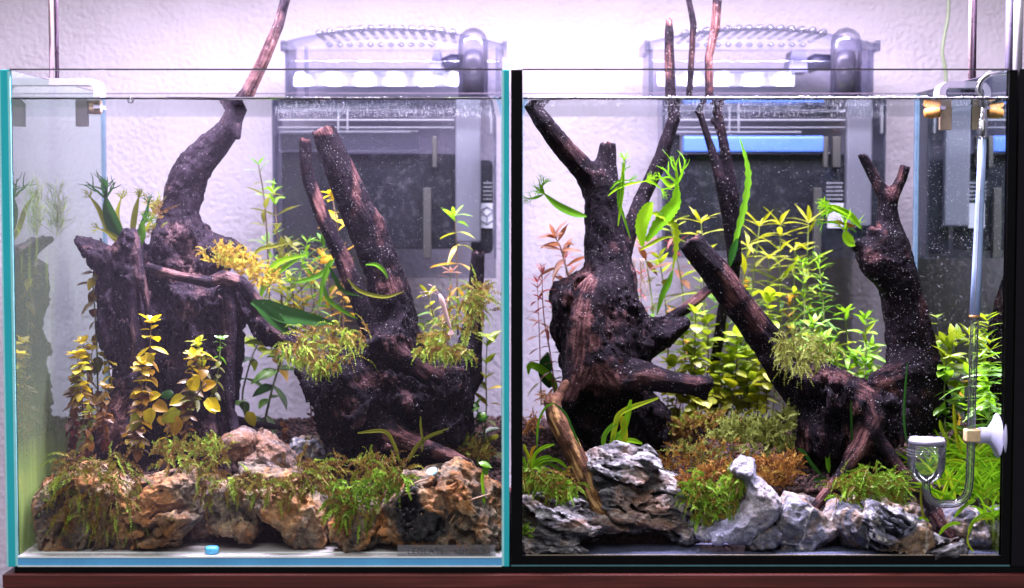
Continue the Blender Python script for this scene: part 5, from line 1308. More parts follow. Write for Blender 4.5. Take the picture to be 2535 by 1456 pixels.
for x, y, a, s_, mt in ((460, 985, 200, 44, 'yellow'), (470, 965, 60, 42, 'yellow'), (446, 1018, 190, 50, 'chartreuse'), (440, 1030, 250, 46, 'amber'), (515, 985, 300, 46, 'yellow'), (500, 960, 20, 42, 'gold'), (520, 1000, 330, 34, 'yellow'), (345, 1020, 230, 46, 'chartreuse'), (380, 1000, 340, 44, 'amber'), (372, 1010, 270, 44, 'yellow'), (352, 965, 200, 34, 'gold'), (430, 975, 170, 32, 'dark'), (395, 1030, 300, 28, 'amber'), (370, 985, 20, 34, 'yellow')):
    D = Vector((math.cos(R(a)), -0.4, math.sin(R(a)))); put_leaf(t, 'round', mt, P(x, y, .056+rng.uniform(-.004, .004)), D, Vector((rng.uniform(-.3, .3), -1, .6)), s_*S(.056), rng)
stem_plant('stem_plant', 'crowded whorled yellow green stem between the left glass and the stump', [(210, 1080), (200, 960), (192, 880)], .07, 'round', 30, ['rust', 'bronze', 'yellow', 'chartreuse', 'yellow'], 11, 11, group=gy, elev=0, elev_top=20, crown=8, crown_size=.9, per=4, turn=45, stem='stem_brown')
stem_plant('stem_plant', 'crowded whorled olive stem over the dark cleft of the stump', [(455, 1080), (470, 980), (478, 880)], .06, 'round', 28, ['rust', 'bronze', 'olive', 'bronze', 'yellow'], 11, 12, group=gy, elev=0, elev_top=20, crown=7, crown_size=.9, per=4, turn=45, stem='stem_brown')
stem_plant('stem_plant', 'whorled bronze stem rising from the moss in front of the stump', [(340, 1130), (350, 1020), (352, 900)], .055, 'round', 30, ['rust', 'bronze', 'gold', 'yellow'], 9, 13, group=gy, elev=-5, elev_top=20, crown=6, crown_size=.9, per=4, turn=45, stem='stem_brown')
# hygrophila like stems behind
gh = 'narrow leaved stem plants behind the driftwood of the teal edged tank'
stem_plant('stem_plant', 'tall thin stem plant with green top leaves before the white wall', [(668, 800), (664, 640), (655, 500), (640, 408)], .175, 'lance', 62, ['olive', 'green', 'olive', 'olive', 'green'], 9, 21, group=gh, elev=15, crown=5, crown_size=.55, stem='stem_brown', sr=3, taper=.6)
stem_plant('stem_plant', 'olive stem plant with upcurved leaves at the filter corner', [(700, 780), (690, 640), (682, 520), (676, 470)], .19, 'lance', 52, ['olive', 'green', 'olive', 'bright'], 9, 22, group=gh, elev=25, crown=4, crown_size=.6, stem='stem_brown')
stem_plant('stem_plant', 'yellow leaved stem plant showing between the two slanting sticks', [(850, 860), (848, 700), (838, 580), (822, 484)], .18, 'lance', 62, ['gold', 'amber', 'amber', 'amber', 'yellow', 'yellow'], 11, 23, group=gh, elev=5, crown=6, crown_size=.6, stem='stem_brown', wscale=1.3)
stem_plant('stem_plant', 'green tipped stem plant with long amber leaves right of the thick log', [(1134, 830), (1132, 720), (1130, 600), (1126, 535)], .165, 'lance', 78, ['amber', 'amber', 'amber', 'amber', 'chartreuse', 'bright'], 7, 24, group=gh, elev=-25, crown=5, crown_size=.55, elev_top=30, stem='stem_brown', wscale=.9)
stem_plant('stem_plant', 'small copper rosette plant low behind the moss right of the log', [(1110, 830), (1112, 760), (1116, 675)], .155, 'lance', 34, ['copper', 'gold', 'copper'], 6, 25, group=gh, elev=15, crown=6, crown_size=.8)
stem_plant('stem_plant', 'slim stem plant with opposite pale leaves beside the right teal edge', [(1196, 1110), (1204, 1010), (1203, 930), (1206, 836)], .14, 'oval', 42, ['olive', 'yellow', 'chartreuse', 'lime'], 7, 26, group=gh, elev=18, crown=5, crown_size=.8)
stem_plant('stem_plant', 'round dark green leaved plant at the foot of the right teal edge', [(1222, 1140), (1196, 1060), (1180, 1010)], .10, 'round', 44, ['olive', 'dark', 'green'], 6, 27, group=gh, elev=5, crown=3, crown_size=.8)
stem_plant('stem_plant', 'leafy green and yellow tangle plant left of the thin branch', [(740, 900), (730, 780), (720, 690), (700, 620)], .165, 'lance', 66, ['green', 'amber', 'chartreuse', 'bright', 'olive'], 9, 28, group=gh, elev=10, crown=4, stem='stem_brown')
stem_plant('stem_plant', 'yellow leaved tangle plant behind the bare driftwood arm', [(670, 880), (690, 780), (760, 700), (800, 640)], .17, 'oval', 52, ['amber', 'yellow', 'yellow', 'lime', 'amber'], 9, 29, group=gh, elev=10, crown=4, stem='stem_brown')
stem_plant('stem_plant', 'dull green tangle plant with long leaves low behind the thin branch', [(780, 900), (770, 800), (780, 720), (760, 640)], .175, 'lance', 64, ['olive', 'olive', 'amber', 'green'], 9, 30, group=gh, elev=15, crown=4, stem='stem_brown')
stem_plant('stem_plant', 'pale lime leaved plant peeping above the gold moss', [(640, 820), (655, 740), (690, 660), (720, 610)], .18, 'oval', 44, ['lime', 'chartreuse', 'olive'], 8, 31, group=gh, elev=20, crown=4)
stem_plant('stem_plant', 'plant with large round green leaves under the driftwood arm', [(655, 1044), (672, 970), (690, 900), (680, 850)], .15, 'oval', 70, ['green', 'dark', 'green', 'lime'], 6, 32, group=gh, elev=-10, crown=3, crown_size=.6, sr=3.4, jit=.3)
stem_plant('stem_plant', 'plant with drooping dark green leaves in the gap beside the stump', [(612, 1050), (600, 980), (622, 890), (640, 850)], .16, 'oval', 62, ['dark', 'green', 'dark', 'lime'], 5, 33, group=gh, elev=-20, crown=3, crown_size=.6, sr=3)
stem_plant('stem_plant', 'thin red stemmed seedling at the left foot of the black driftwood', [(772, 1060), (768, 1000), (752, 930)], .12, 'oval', 20, ['maroon', 'rust', 'pink'], 6, 34, group=gh, elev=-10, crown=3, stem='stem_red', sr=2)
stem_plant('stem_plant', 'tiny copper seedling on the soil between the driftwoods', [(714, 1080), (706, 1066), (700, 1056)], .13, 'round', 18, ['copper', 'copper'], 4, 35, group=gh, elev=10, crown=4, stem='stem_red', sr=2)
for k, (a, b, dd, sh_, ms, lb) in enumerate(((( 760, 940), (742, 690), .185, 'lance', ['olive', 'amber', 'chartreuse', 'green'], 'olive and amber stem plant deep behind the loose strap fern'), ((690, 920), (712, 720), .19, 'oval', ['amber', 'chartreuse', 'lime'], 'lime topped stem plant low behind the dark fern leaves'), ((830, 900), (800, 600), .195, 'lance', ['amber', 'gold', 'olive', 'green'], 'olive topped stem plant against the filter bottom'), ((1080, 900), (1062, 730), .18, 'lance', ['olive', 'green', 'chartreuse'], 'short green stem plant right behind the thick log'), ((720, 860), (660, 600), .2, 'willow', ['green', 'olive', 'bright'], 'thin leaved plant at the back by the filter corner'))):
    stem_plant('stem_plant', lb, [a, ((a[0]+b[0])/2+6, (a[1]+b[1])/2), b], dd, sh_, 58, ms, 10, 140+k, group=gh, elev=5, crown=4, stem='stem_brown')
for k, (pts, dd, ms, lb) in enumerate((([(700, 900), (680, 800), (720, 720), (700, 650)], .15, ['olive', 'chartreuse', 'lime'], 'wiry tangled stem with small leaves left in the middle thicket'), ([(760, 880), (800, 800), (770, 720), (790, 630)], .155, ['olive', 'green', 'amber'], 'wiry tangled stem with small leaves right in the middle thicket'), ([(650, 800), (700, 760), (740, 680), (760, 600)], .16, ['chartreuse', 'lime', 'bright'], 'wiry leaning stem with bright small leaves over the gold moss'), ([(870, 900), (840, 800), (860, 700), (830, 620)], .19, ['olive', 'amber', 'yellow'], 'wiry amber stem squeezed between thin branch and thick log'))):
    stem_plant('stem_plant', lb, pts, dd, 'lance', 38, ms, 15, 160+k, group=gh, elev=5, crown=4, stem='stem_green', sr=1.8, ejit=40)
# java ferns
fern = thing('fern', 'dark green fern with finely branched leaf tips sitting on the stump', 'fern', P(310, 610, .12))
for k, (pts, w, mt, fk, dd) in enumerate((
    ([(312, 604), (288, 570), (270, 525), (262, 486)], 34, 'dark', 7, .105), ([(300, 610), (270, 575), (246, 520), (222, 486)], 14, 'olive', 5, .11), ([(325, 606), (330, 560), (336, 520), (344, 486)], 16, 'olive', 7, .115), ([(330, 606), (350, 560), (362, 530), (368, 500)], 12, 'dark', 6, .12), ([(306, 606), (290, 590), (265, 575), (244, 566)], 10, 'olive', 5, .10), ([(340, 616), (352, 590), (352, 560), (362, 545)], 18, 'green', 5, .11), ([(318, 600), (296, 560), (290, 530), (300, 490)], 14, 'olive', 6, .125), ([(330, 600), (352, 570), (380, 560), (400, 545)], 9, 'olive', 6, .13), ([(340, 606), (366, 560), (380, 530), (384, 512)], 9, 'olive', 6, .135))):
    ribbon(fern, pts, .115, w, mt, 'frond', d1=dd, fork=fk, seed=40+k)
leaf = thing('fern', 'dark green fern leaves lying across the bare driftwood arm', 'fern', P(630, 755, .085))
ribbon(leaf, [(622, 748), (660, 760), (700, 778), (760, 790), (830, 802)], .085, 44, 'dark', 'frond', seed=3)
ribbon(leaf, [(630, 752), (660, 772), (690, 800), (718, 830)], .083, 34, 'dark', 'frond', seed=4)
lf = thing('fern', 'loose fern with long strap leaves arching between the plants of the middle', 'fern', P(660, 720, .13))
for k, (pts, w, mt) in enumerate((([(652, 705), (668, 670), (700, 645), (758, 632)], 16, 'bright'), ([(640, 745), (660, 700), (690, 672), (755, 630)], 18, 'bright'), ([(790, 760), (800, 700), (815, 660), (828, 640)], 14, 'green'), ([(860, 690), (890, 720), (950, 735), (1000, 722)], 10, 'olive'), ([(815, 660), (830, 690), (850, 720), (900, 735)], 12, 'dark'), ([(800, 700), (812, 740), (850, 770), (886, 790)], 12, 'green'), ([(730, 700), (770, 690), (800, 675), (820, 640)], 14, 'green'), ([(905, 655), (930, 655), (950, 670), (960, 690)], 10, 'green'), ([(610, 660), (640, 620), (680, 610), (720, 600)], 10, 'olive'), ([(690, 850), (660, 850), (630, 846), (605, 850)], 16, 'lime'))):
    ribbon(lf, pts, .125 if k not in (3, 7) else .095, w, mt, 'frond', d1=.13 if k not in (3, 7) else .095, seed=60+k)
gb = thing('grass_plant', 'few curved olive grass blades in front of the black driftwood root', 'grass plant', P(1000, 1140, .04))
for k, (pts, w) in enumerate((([(990, 1146), (975, 1100), (950, 1068), (885, 1072)], 9), ([(1010, 1140), (1030, 1105), (1060, 1080), (1112, 1060)], 6), ([(1010, 1146), (1040, 1100), (1070, 1080), (1098, 1070)], 5), ([(1045, 1120), (1046, 1090), (1042, 1060), (1041, 1030)], 6), ([(925, 1150), (925, 1135), (920, 1120), (918, 1110)], 8), ([(870, 1200), (872, 1185), (880, 1172), (890, 1166)], 8))):
    ribbon(gb, pts, .04, w, 'olive', 'blade', seed=80+k, prof='strap')
sp = thing('seedling', 'bright green clover like seedling on the orange rimmed stone', 'seedling', P(1197, 1260, .015))
ribbon(sp, [(1199, 1262), (1197, 1220), (1194, 1190), (1197, 1160)], .016, 8, 'bright', 'stalk', prof='strap')
rng = random.Random(5); put_leaf(sp, 'round', 'bright', P(1186, 1145, .016), Vector((1, -.3, .1)), Vector((0, -.5, 1)), 30*S(.016), rng); put_leaf(sp, 'round', 'green', P(1200, 1156, .016), Vector((.2, -.5, -.9)), Vector((0, -1, .4)), 22*S(.016), rng)
lo = thing('fallen_leaf', 'single yellow leaf resting on the soil beside the stump', 'leaf', P(622, 1040, .12)); rng = random.Random(6)
put_leaf(lo, 'round', 'yellow', P(612, 1020, .12), Vector((.5, -.3, -.7)), Vector((.2, -1, .4)), 36*S(.12), rng)
# mosses of the teal edged tank
moss('golden yellow small leaved moss draped on the stump shoulder', [(540, 630, 36, 24), (600, 660, 50, 22), (650, 690, 40, 22), (580, 640, 50, 26)], 330, 30, 60, 70, .115, .014, 'moss_gold', 201, .4, 1.4, 5, (0.1, .9), round_leaf=True, seg=6)
moss('feathery green brown moss hanging from the thin branch foot', [(800, 830, 60, 24), (860, 830, 60, 28), (760, 856, 50, 16), (840, 870, 60, 20)], 110, 74, 205, 80, .07, .012, 'moss_olive', 202, .75, 1.5, 8, (.25, .8))
moss('feathery moss fringing the lower edge of the driftwood arm', [(720, 855, 40, 10), (770, 880, 50, 12), (800, 900, 40, 10)], 80, 46, 285, 30, .06, .008, 'moss_olive', 203, .6, 1.7, 9, (.35, .85))
moss('feathery olive moss around the short black stub', [(1130, 790, 50, 60), (1180, 760, 30, 40), (1080, 840, 40, 30), (1190, 720, 26, 20)], 150, 64, 190, 75, .11, .016, 'moss_olive', 204, .6, 1.5, 8, (.3, .85))
moss('feathery green moss arching over the dark hollow of the driftwood', [(1080, 862, 50, 8), (1120, 866, 40, 8)], 70, 52, 250, 60, .07, .01, 'moss_olive', 205, .8, 1.6, 9, (.3, .9))
moss('brownish feathery moss covering the stone at the left front corner', [(170, 1160, 60, 30), (250, 1150, 70, 36), (300, 1170, 60, 30), (210, 1220, 80, 60), (280, 1240, 60, 50), (180, 1250, 60, 40), (170, 1180, 40, 30, 225)], 170, 88, 250, 90, .008, .008, 'moss_olive', 206, .7, 1.6, 9, (.05, .75))
moss('sparse hanging moss strands at the foot of the corner stones', [(300, 1280, 50, 20), (340, 1260, 40, 20), (260, 1290, 40, 20)], 46, 64, 275, 40, .010, .004, 'moss_olive', 207, .6, 1.5, 8, (.1, .7))
moss('mixed green and brown moss between the holey stone and the rust stone', [(460, 1130, 60, 26), (520, 1140, 50, 26), (500, 1180, 50, 30), (530, 1220, 40, 34)], 130, 60, 250, 85, .022, .01, 'moss_olive', 208, .6, 1.6, 9, (.1, .75))
moss('small round leaved carpet moss on the ridge behind the holey stone', [(410, 1120, 30, 16), (470, 1110, 50, 18), (530, 1105, 40, 18)], 120, 34, 80, 60, .05, .012, 'moss_olive', 209, .2, 1.5, 8, (.2, .7), round_leaf=True, seg=6)
moss('rusty green moss draped over the broad upright stone', [(600, 1190, 40, 18), (680, 1200, 70, 26), (740, 1200, 60, 26), (780, 1180, 40, 20)], 130, 62, 265, 90, .008, .006, 'moss_olive', 210, .6, 1.6, 9, (.05, .8))
moss('brown moss strands trailing behind the rust stones', [(760, 1160, 80, 20), (860, 1160, 80, 20), (950, 1160, 60, 20)], 110, 70, 20, 60, .045, .012, 'moss_olive', 211, .35, 1.5, 8, (.0, .6))
moss('lush green feathery moss hanging over the small ochre stone', [(870, 1210, 60, 30), (930, 1200, 60, 34), (880, 1260, 50, 26), (840, 1240, 40, 30), (980, 1180, 30, 30)], 200, 66, 250, 85, .008, .006, 'moss_green', 212, .8, 1.7, 10, (.05, .85))
moss('faint brown moss wisps on the left end of the stump', [(380, 560, 20, 40), (400, 520, 16, 30)], 34, 60, 130, 50, .13, .01, 'moss_olive', 213, .1, 1.2, 6, (.2, .6))
moss('dark moss tuft at the foot of the right teal edge', [(1150, 1110, 40, 20), (1190, 1130, 30, 20)], 60, 44, 90, 60, .07, .012, 'moss_olive', 214, .2, 1.5, 8, (.2, .6))
moss('hazy green algae threads on the side pane above the mirrored stump', [(94, 520, 10, 70), (84, 560, 10, 50)], 120, 60, 95, 22, .048, .004, 'algae_haze', 215, -.1, .7, 3, (.1, .8), cat='algae', name='algae')
moss('hazy green algae streaks on the side pane nearest the stump spike', [(146, 520, 12, 60), (140, 560, 12, 50)], 110, 56, 85, 26, .098, .004, 'algae_haze', 216, -.1, .7, 3, (.1, .8), cat='algae', name='algae')
# --- black seamed tank
gc = 'stem plants at the left and middle of the black seamed tank'
stem_plant('stem_plant', 'copper leaved stem plant left of the forked trunk', [(1424, 760), (1408, 690), (1390, 620), (1374, 586)], .15, 'lance', 74, ['olive', 'copper', 'copper', 'copper', 'copper'], 10, 301, group=gc, elev=8, crown=5, crown_size=.6, wscale=1.2, stem='stem_brown', sr=3.4)
stem_plant('stem_plant', 'spindly pink leaved stem plant close to the left black seam', [(1376, 1010), (1366, 900), (1346, 780), (1341, 662)], .115, 'lance', 42, ['pink', 'pink', 'copper', 'pink', 'pink'], 15, 302, group=gc, elev=8, crown=5, crown_size=.5, stem='stem_red', sr=2.4)
t = thing('stem_plant', 'small green plant with one curled leaf at the lower left seam', 'plant', P(1376, 990, .12), gc)
ribbon(t, [(1376, 990), (1370, 945), (1340, 915), (1312, 905), (1308, 928)], .12, 20, 'bright'); ribbon(t, [(1362, 960), (1350, 930), (1350, 900), (1356, 872)], .125, 34, 'dark'); ribbon(t, [(1380, 1000), (1392, 960), (1400, 935)], .12, 14, 'lime')
stem_plant('stem_plant', 'coppery leaved stem plant right of the forked trunk', [(1625, 860), (1612, 730), (1600, 650), (1590, 610)], .185, 'lance', 58, ['green', 'olive', 'copper', 'copper'], 8, 303, group=gc, elev=10, crown=4, crown_size=.7, wscale=1.2)
stem_plant('stem_plant', 'pink flushed stem plant behind the broad fern leaves', [(1700, 860), (1690, 720), (1672, 620), (1660, 560)], .20, 'lance', 66, ['green', 'olive', 'copper', 'pink', 'lime'], 9, 304, group=gc, elev=10, crown=4, crown_size=.7)
stem_plant('stem_plant', 'thin stemmed green plant with few round leaves in the middle gap', [(1655, 900), (1650, 780), (1640, 690), (1632, 640)], .19, 'oval', 42, ['green', 'olive', 'lime'], 6, 305, group=gc, elev=5, crown=3)
gt = 'tall lime green stem plants before the right filter'
tall = [((1746, 860), (1742, 700), (1736, 552), 'small topped tall lime stem left of the twin twigs'), ((1868, 900), (1862, 740), (1880, 560), 'tall lime stem just right of the twin twigs'),
        ((1925, 920), (1930, 740), (1932, 556), 'tall lime stem with the broadest flat top'), ((1990, 940), (1994, 740), (2002, 552), 'tall lime stem nearest the leafy stub of the right trunk'),
        ((1810, 940), (1830, 800), (1850, 610), 'shorter lime stem behind the diagonal log tip'), ((1890, 940), (1896, 830), (1904, 640), 'mid height lime stem between the tall ones'), ((1960, 920), (1964, 800), (1968, 620), 'mid height lime stem with crowded top leaves')]
for k, (a, b, c_, lb) in enumerate(tall):
    stem_plant('stem_plant', lb, [a, b, c_], .18+.006*(k % 4), 'willow', 82 if k < 4 else 70, ['olive', 'green', 'lime', 'lime', 'chartreuse'], 9 if k else 6, 310+k, group=gt, elev=16, crown=6, crown_size=.75, turn=62, wscale=1.15, per=2 if k % 2 else 3)
gn = 'fine leaved green stems in the middle right'
for k, (a, b, lb) in enumerate((((1982, 940), (1986, 650), 'fine needle leaved stem before the tall lime plants'), ((2036, 900), (2026, 640), 'dark fine needle leaved stem touching the white wall gap'), ((2050, 920), (2044, 830), 'small fine leaved tip near the log moss'))):
    stem_plant('stem_plant', lb, [a, ((a[0]+b[0])/2+8, (a[1]+b[1])/2), b], .165, 'needle', 36, ['green', 'green', 'bright'], 14, 330+k, group=gn, per=5, elev=22, crown=6, turn=36, wscale=1.3)
gs = 'star topped bright green stems left of the right trunk'
for k, (a, b, lb) in enumerate((((1972, 1000), (1974, 872), 'star topped bright stem just above the log moss'), ((2038, 980), (2036, 838), 'star topped bright stem second from the log'), ((2096, 960), (2092, 775), 'tallest star topped bright stem left of the right trunk'), ((2140, 940), (2142, 790), 'star topped bright stem nearest the right trunk'), ((2076, 1000), (2068, 900), 'low star topped stem over the splayed root'), ((2150, 960), (2156, 860), 'low bright stem hugging the right trunk'), ((2010, 940), (2014, 800), 'bright stem behind the mossy log shoulder'), ((2120, 990), (2118, 880), 'low bright stem between splayed root and trunk'))):
    stem_plant('stem_plant', lb, [a, (a[0]+4, (a[1]+b[1])/2), b], .14+.012*(k % 3), 'lance', 46, ['green', 'bright', 'lime', 'bright'], 6, 340+k, group=gs, per=3, elev=22, crown=7, crown_size=.7, turn=55, wscale=1.25)
gl = 'round leaved lime stems in the middle of the black seamed tank'
rng = random.Random(9)
spots_l = [(1722, 775, 'lime round leaved stem tallest beside the reddish branch'), (1690, 830, 'lime round leaved stem touching the upper stump arm'), (1752, 800, 'lime round leaved stem second from the reddish branch'), (1786, 840, 'lime round leaved stem under the diagonal log'), (1720, 880, 'lime round leaved stem in the thick of the clump'), (1824, 830, 'lime round leaved stem close under the log middle'), (1850, 880, 'lime round leaved stem at the right of the clump'), (1880, 780, 'lime round leaved stem above the log'), (1906, 735, 'lime round leaved stem highest above the log'), (1668, 900, 'lime round leaved stem at the left of the clump'), (1780, 920, 'lime round leaved stem low in the clump centre'), (1830, 940, 'olive round leaved stem low at the clump right'), (1740, 950, 'olive round leaved stem low beside the stump tip'), (1870, 940, 'olive round leaved stem low before the dark log base'), (1802, 890, 'lime round leaved stem behind the clump front')]
for k, (x, y, lb) in enumerate(spots_l):
    d_ = .15+.01*(k % 4)
    stem_plant('stem_plant', lb, [(x+rng.uniform(-16, 16), 1030), (x+rng.uniform(-10, 10), (y+1030)/2), (x, y)], d_, 'round', 40, ['olive', 'chartreuse', 'chartreuse', 'lime', 'lime'], max(6, int((1030-y)/18)), 360+k, group=gl, elev=10, crown=4, crown_size=.9, stem='stem_brown', sr=2, u0=.2)
# plants at the right pane
gf = 'fine small leaved stems at the back of the black seamed tank'
fine = [(1660, 770, 'fine pale stem left of the reddish driftwood branch'), (1735, 700, 'fine pale stem just behind the reddish driftwood branch'), (1790, 760, 'fine yellow green stem behind the diagonal log middle'), (1845, 700, 'fine yellow green stem right of the twin twigs foot'), (1875, 830, 'fine low stem between the diagonal log and the lime clump'), (1925, 800, 'fine bright stem above the mossy log shoulder'), (1955, 740, 'fine bright stem behind the needle leaved stems'), (2010, 720, 'fine bright stem before the bare wall gap'), (2065, 860, 'fine low stem between the star topped stems'), (1700, 850, 'fine olive stem deep inside the lime clump'), (1765, 860, 'fine olive stem deep at the clump centre'), (1815, 880, 'fine olive stem deep at the clump right')]
for k, (x, y, lb) in enumerate(fine):
    stem_plant('stem_plant', lb, [(x+rng.uniform(-14, 14), 1030), (x+rng.uniform(-12, 12), (y+1030)/2), (x, y)], .185+.01*(k % 3), 'oval', 30, ['olive', 'chartreuse', 'lime', 'lime'] if k % 3 else ['bronze', 'olive', 'chartreuse', 'amber'], 11, 470+k, group=gf, elev=10, crown=4, stem='stem_brown', sr=1.6, ejit=35)
for k, (x, y, lb) in enumerate(((1330, 700, 'small reddish stem hugging the left black seam'), (1400, 640, 'reddish stem squeezed between copper plant and trunk'), (1585, 680, 'reddish stem in the gap right of the forked trunk'))):
    stem_plant('stem_plant', lb, [(x+10, 1000), (x+6, (y+1000)/2), (x, y)], .17, 'lance', 44, ['olive', 'copper', 'copper', 'pink'], 10, 490+k, group=gc, elev=12, crown=5, crown_size=.7, stem='stem_red', sr=2)
gr = 'broad leaved bright plants along the right pane'
stem_plant('stem_plant', 'bright green broad leaved plant just right of the right trunk', [(2360, 1010), (2352, 900), (2340, 800)], .16, 'oval', 62, ['green', 'bright', 'bright', 'lime'], 7, 401, group=gr, elev=5, crown=4)
stem_plant('stem_plant', 'bright green broad leaved plant seen beside the glass tube', [(2372, 1060), (2370, 940), (2362, 840)], .11, 'oval', 62, ['green', 'bright', 'lime'], 7, 402, group=gr, elev=0, crown=4)
stem_plant('stem_plant', 'yellowing drooping plant low beside the right trunk foot', [(2350, 1060), (2338, 980), (2330, 910)], .12, 'lance', 60, ['chartreuse', 'amber', 'lime'], 6, 403, group=gr, elev=-30, crown=4, elev_top=10)
stem_plant('stem_plant', 'feathery bright plant against the back of the right pane', [(2330, 1010), (2322, 880), (2318, 790)], .205, 'lance', 56, ['green', 'bright', 'lime'], 9, 404, group=gr, per=3, elev=15, crown=5)
stem_plant('stem_plant', 'narrow leaved bright plant close to the suction cup', [(2396, 1090), (2398, 960), (2400, 830)], .075, 'lance', 60, ['green', 'bright', 'bright', 'lime'], 9, 405, group=gr, per=3, elev=15, crown=5)
for k, (a, b, lb) in enumerate((((2440, 1040), (2436, 745), 'bright feathery plant deep in the right corner'), ((2424, 1060), (2430, 830), 'bright leafy plant behind the amber tube clip'), ((2452, 1060), (2450, 790), 'narrow leaved bright plant nearest the front of the right pane'), ((2440, 1090), (2462, 860), 'bright plant squeezed between suction cup and right pane'), ((2300, 1040), (2310, 860), 'green plant tucked behind the right trunk'))):
    stem_plant('stem_plant', lb, [a, ((a[0]+b[0])/2+5, (a[1]+b[1])/2), b], (.12, .10, .04, .03, .17)[k], 'lance', 64, ['green', 'bright', 'bright', 'lime'], 14, 410+k, group=gr, per=4, elev=10, crown=5)
for k, (a, b, dd, lb) in enumerate((((2340, 1070), (2346, 850), .09, 'broad leaved bright plant in front of the right trunk edge'), ((2385, 1080), (2384, 790), .14, 'broad leaved bright plant directly behind the glass tube'), ((2410, 1080), (2418, 760), .17, 'tall bright plant rising at the back near the right pane'))):
    stem_plant('stem_plant', lb, [a, ((a[0]+b[0])/2-5, (a[1]+b[1])/2), b], dd, 'oval', 56, ['bright', 'bright', 'lime'], 10, 450+k, group=gr, per=3, elev=5, crown=4)
# ferns
f1 = thing('fern', 'fern with frilled tips clinging to the left of the forked trunk', 'fern', P(1448, 535, .11))
ribbon(f1, [(1452, 536), (1420, 528), (1380, 508), (1345, 478)], .11, 20, 'green', 'frond', d1=.10, fork=6, seed=1); ribbon(f1, [(1345, 482), (1340, 465), (1345, 455)], .10, 8, 'green', 'frond', fork=6, seed=2); ribbon(f1, [(1345, 482), (1325, 490), (1315, 492)], .10, 8, 'green', 'frond', fork=5, seed=3)
f2 = thing('fern', 'narrow forked fern standing in the trunk fork', 'fern', P(1540, 600, .11))
for k, (pts, w, fk) in enumerate((([(1530, 560), (1540, 480), (1542, 430), (1545, 395)], 10, 5), ([(1532, 520), (1535, 470), (1545, 420)], 14, 3), ([(1505, 485), (1530, 465), (1560, 455), (1600, 448)], 8, 7), ([(1560, 590), (1545, 540), (1533, 500), (1530, 470)], 7, 0), ([(1600, 450), (1620, 455), (1640, 470)], 6, 5), ([(1510, 470), (1530, 450), (1560, 446)], 7, 4))):
    ribbon(f2, pts, .10, w, 'green' if k % 2 else 'bright', 'frond', fork=fk, seed=10+k)
f3 = thing('fern', 'fern with broad bright toothed leaves right of the forked trunk', 'fern', P(1610, 640, .12))
for k, (pts, w, mt, fr_, fk) in enumerate((([(1590, 610), (1588, 560), (1602, 520), (1615, 500)], 34, 'bright', .15, 0), ([(1600, 598), (1630, 555), (1655, 525), (1672, 500), (1676, 450)], 36, 'bright', .2, 3), ([(1606, 526), (1640, 535), (1670, 560), (1674, 610), (1665, 670)], 17, 'lime', .6, 0), ([(1665, 670), (1655, 700), (1640, 730), (1626, 780)], 16, 'green', .1, 0), ([(1676, 452), (1660, 460), (1645, 448), (1636, 440)], 12, 'bright', .1, 3), ([(1585, 620), (1610, 605), (1640, 590), (1665, 585)], 9, 'lime', .1, 0))):
    ribbon(f3, pts, .115, w, mt, 'frond', frill=fr_, fork=fk, seed=20+k)
m = MB(); rng = random.Random(4)
for k in range(9):
    x = 1575+rng.uniform(-12, 20); pts = [(x, 640)]
    for q in range(4): pts.append((pts[-1][0]+rng.uniform(-8, 12), pts[-1][1]+rng.uniform(16, 30)))
    m.tube([P(a, b, .12) for a, b in smooth_path(pts, 10)], 0.9*S(.12), 5)
m.build('rootlets', M['pale_root'], f3, True)
f4 = thing('fern', 'long narrow toothed fern leaf twisting up the twin twigs', 'fern', P(1810, 660, .14))
ribbon(f4, [(1808, 650), (1822, 590), (1840, 520), (1852, 450), (1848, 400), (1830, 338)], .14, 16, 'green', 'frond', frill=.45, seed=31); ribbon(f4, [(1806, 660), (1815, 620), (1826, 590)], .138, 18, 'dark', 'frond', frill=.3)
f5 = thing('fern', 'fan tipped bright fern on the stub of the right trunk', 'fern', P(2125, 590, .08))
for k, (pts, w, mt, fk) in enumerate((([(2132, 566), (2110, 540), (2085, 525), (2060, 520)], 20, 'bright', 9), ([(2128, 560), (2100, 530), (2070, 514), (2045, 508)], 14, 'bright', 8), ([(2120, 575), (2090, 555), (2060, 550), (2035, 552)], 8, 'green', 5), ([(2120, 605), (2105, 600), (2095, 585), (2092, 568)], 26, 'bright', 4), ([(2118, 562), (2096, 556), (2085, 552)], 10, 'rust', 6))):
    ribbon(f5, pts, .08, w, mt, 'frond', fork=fk, frill=.25, seed=40+k)
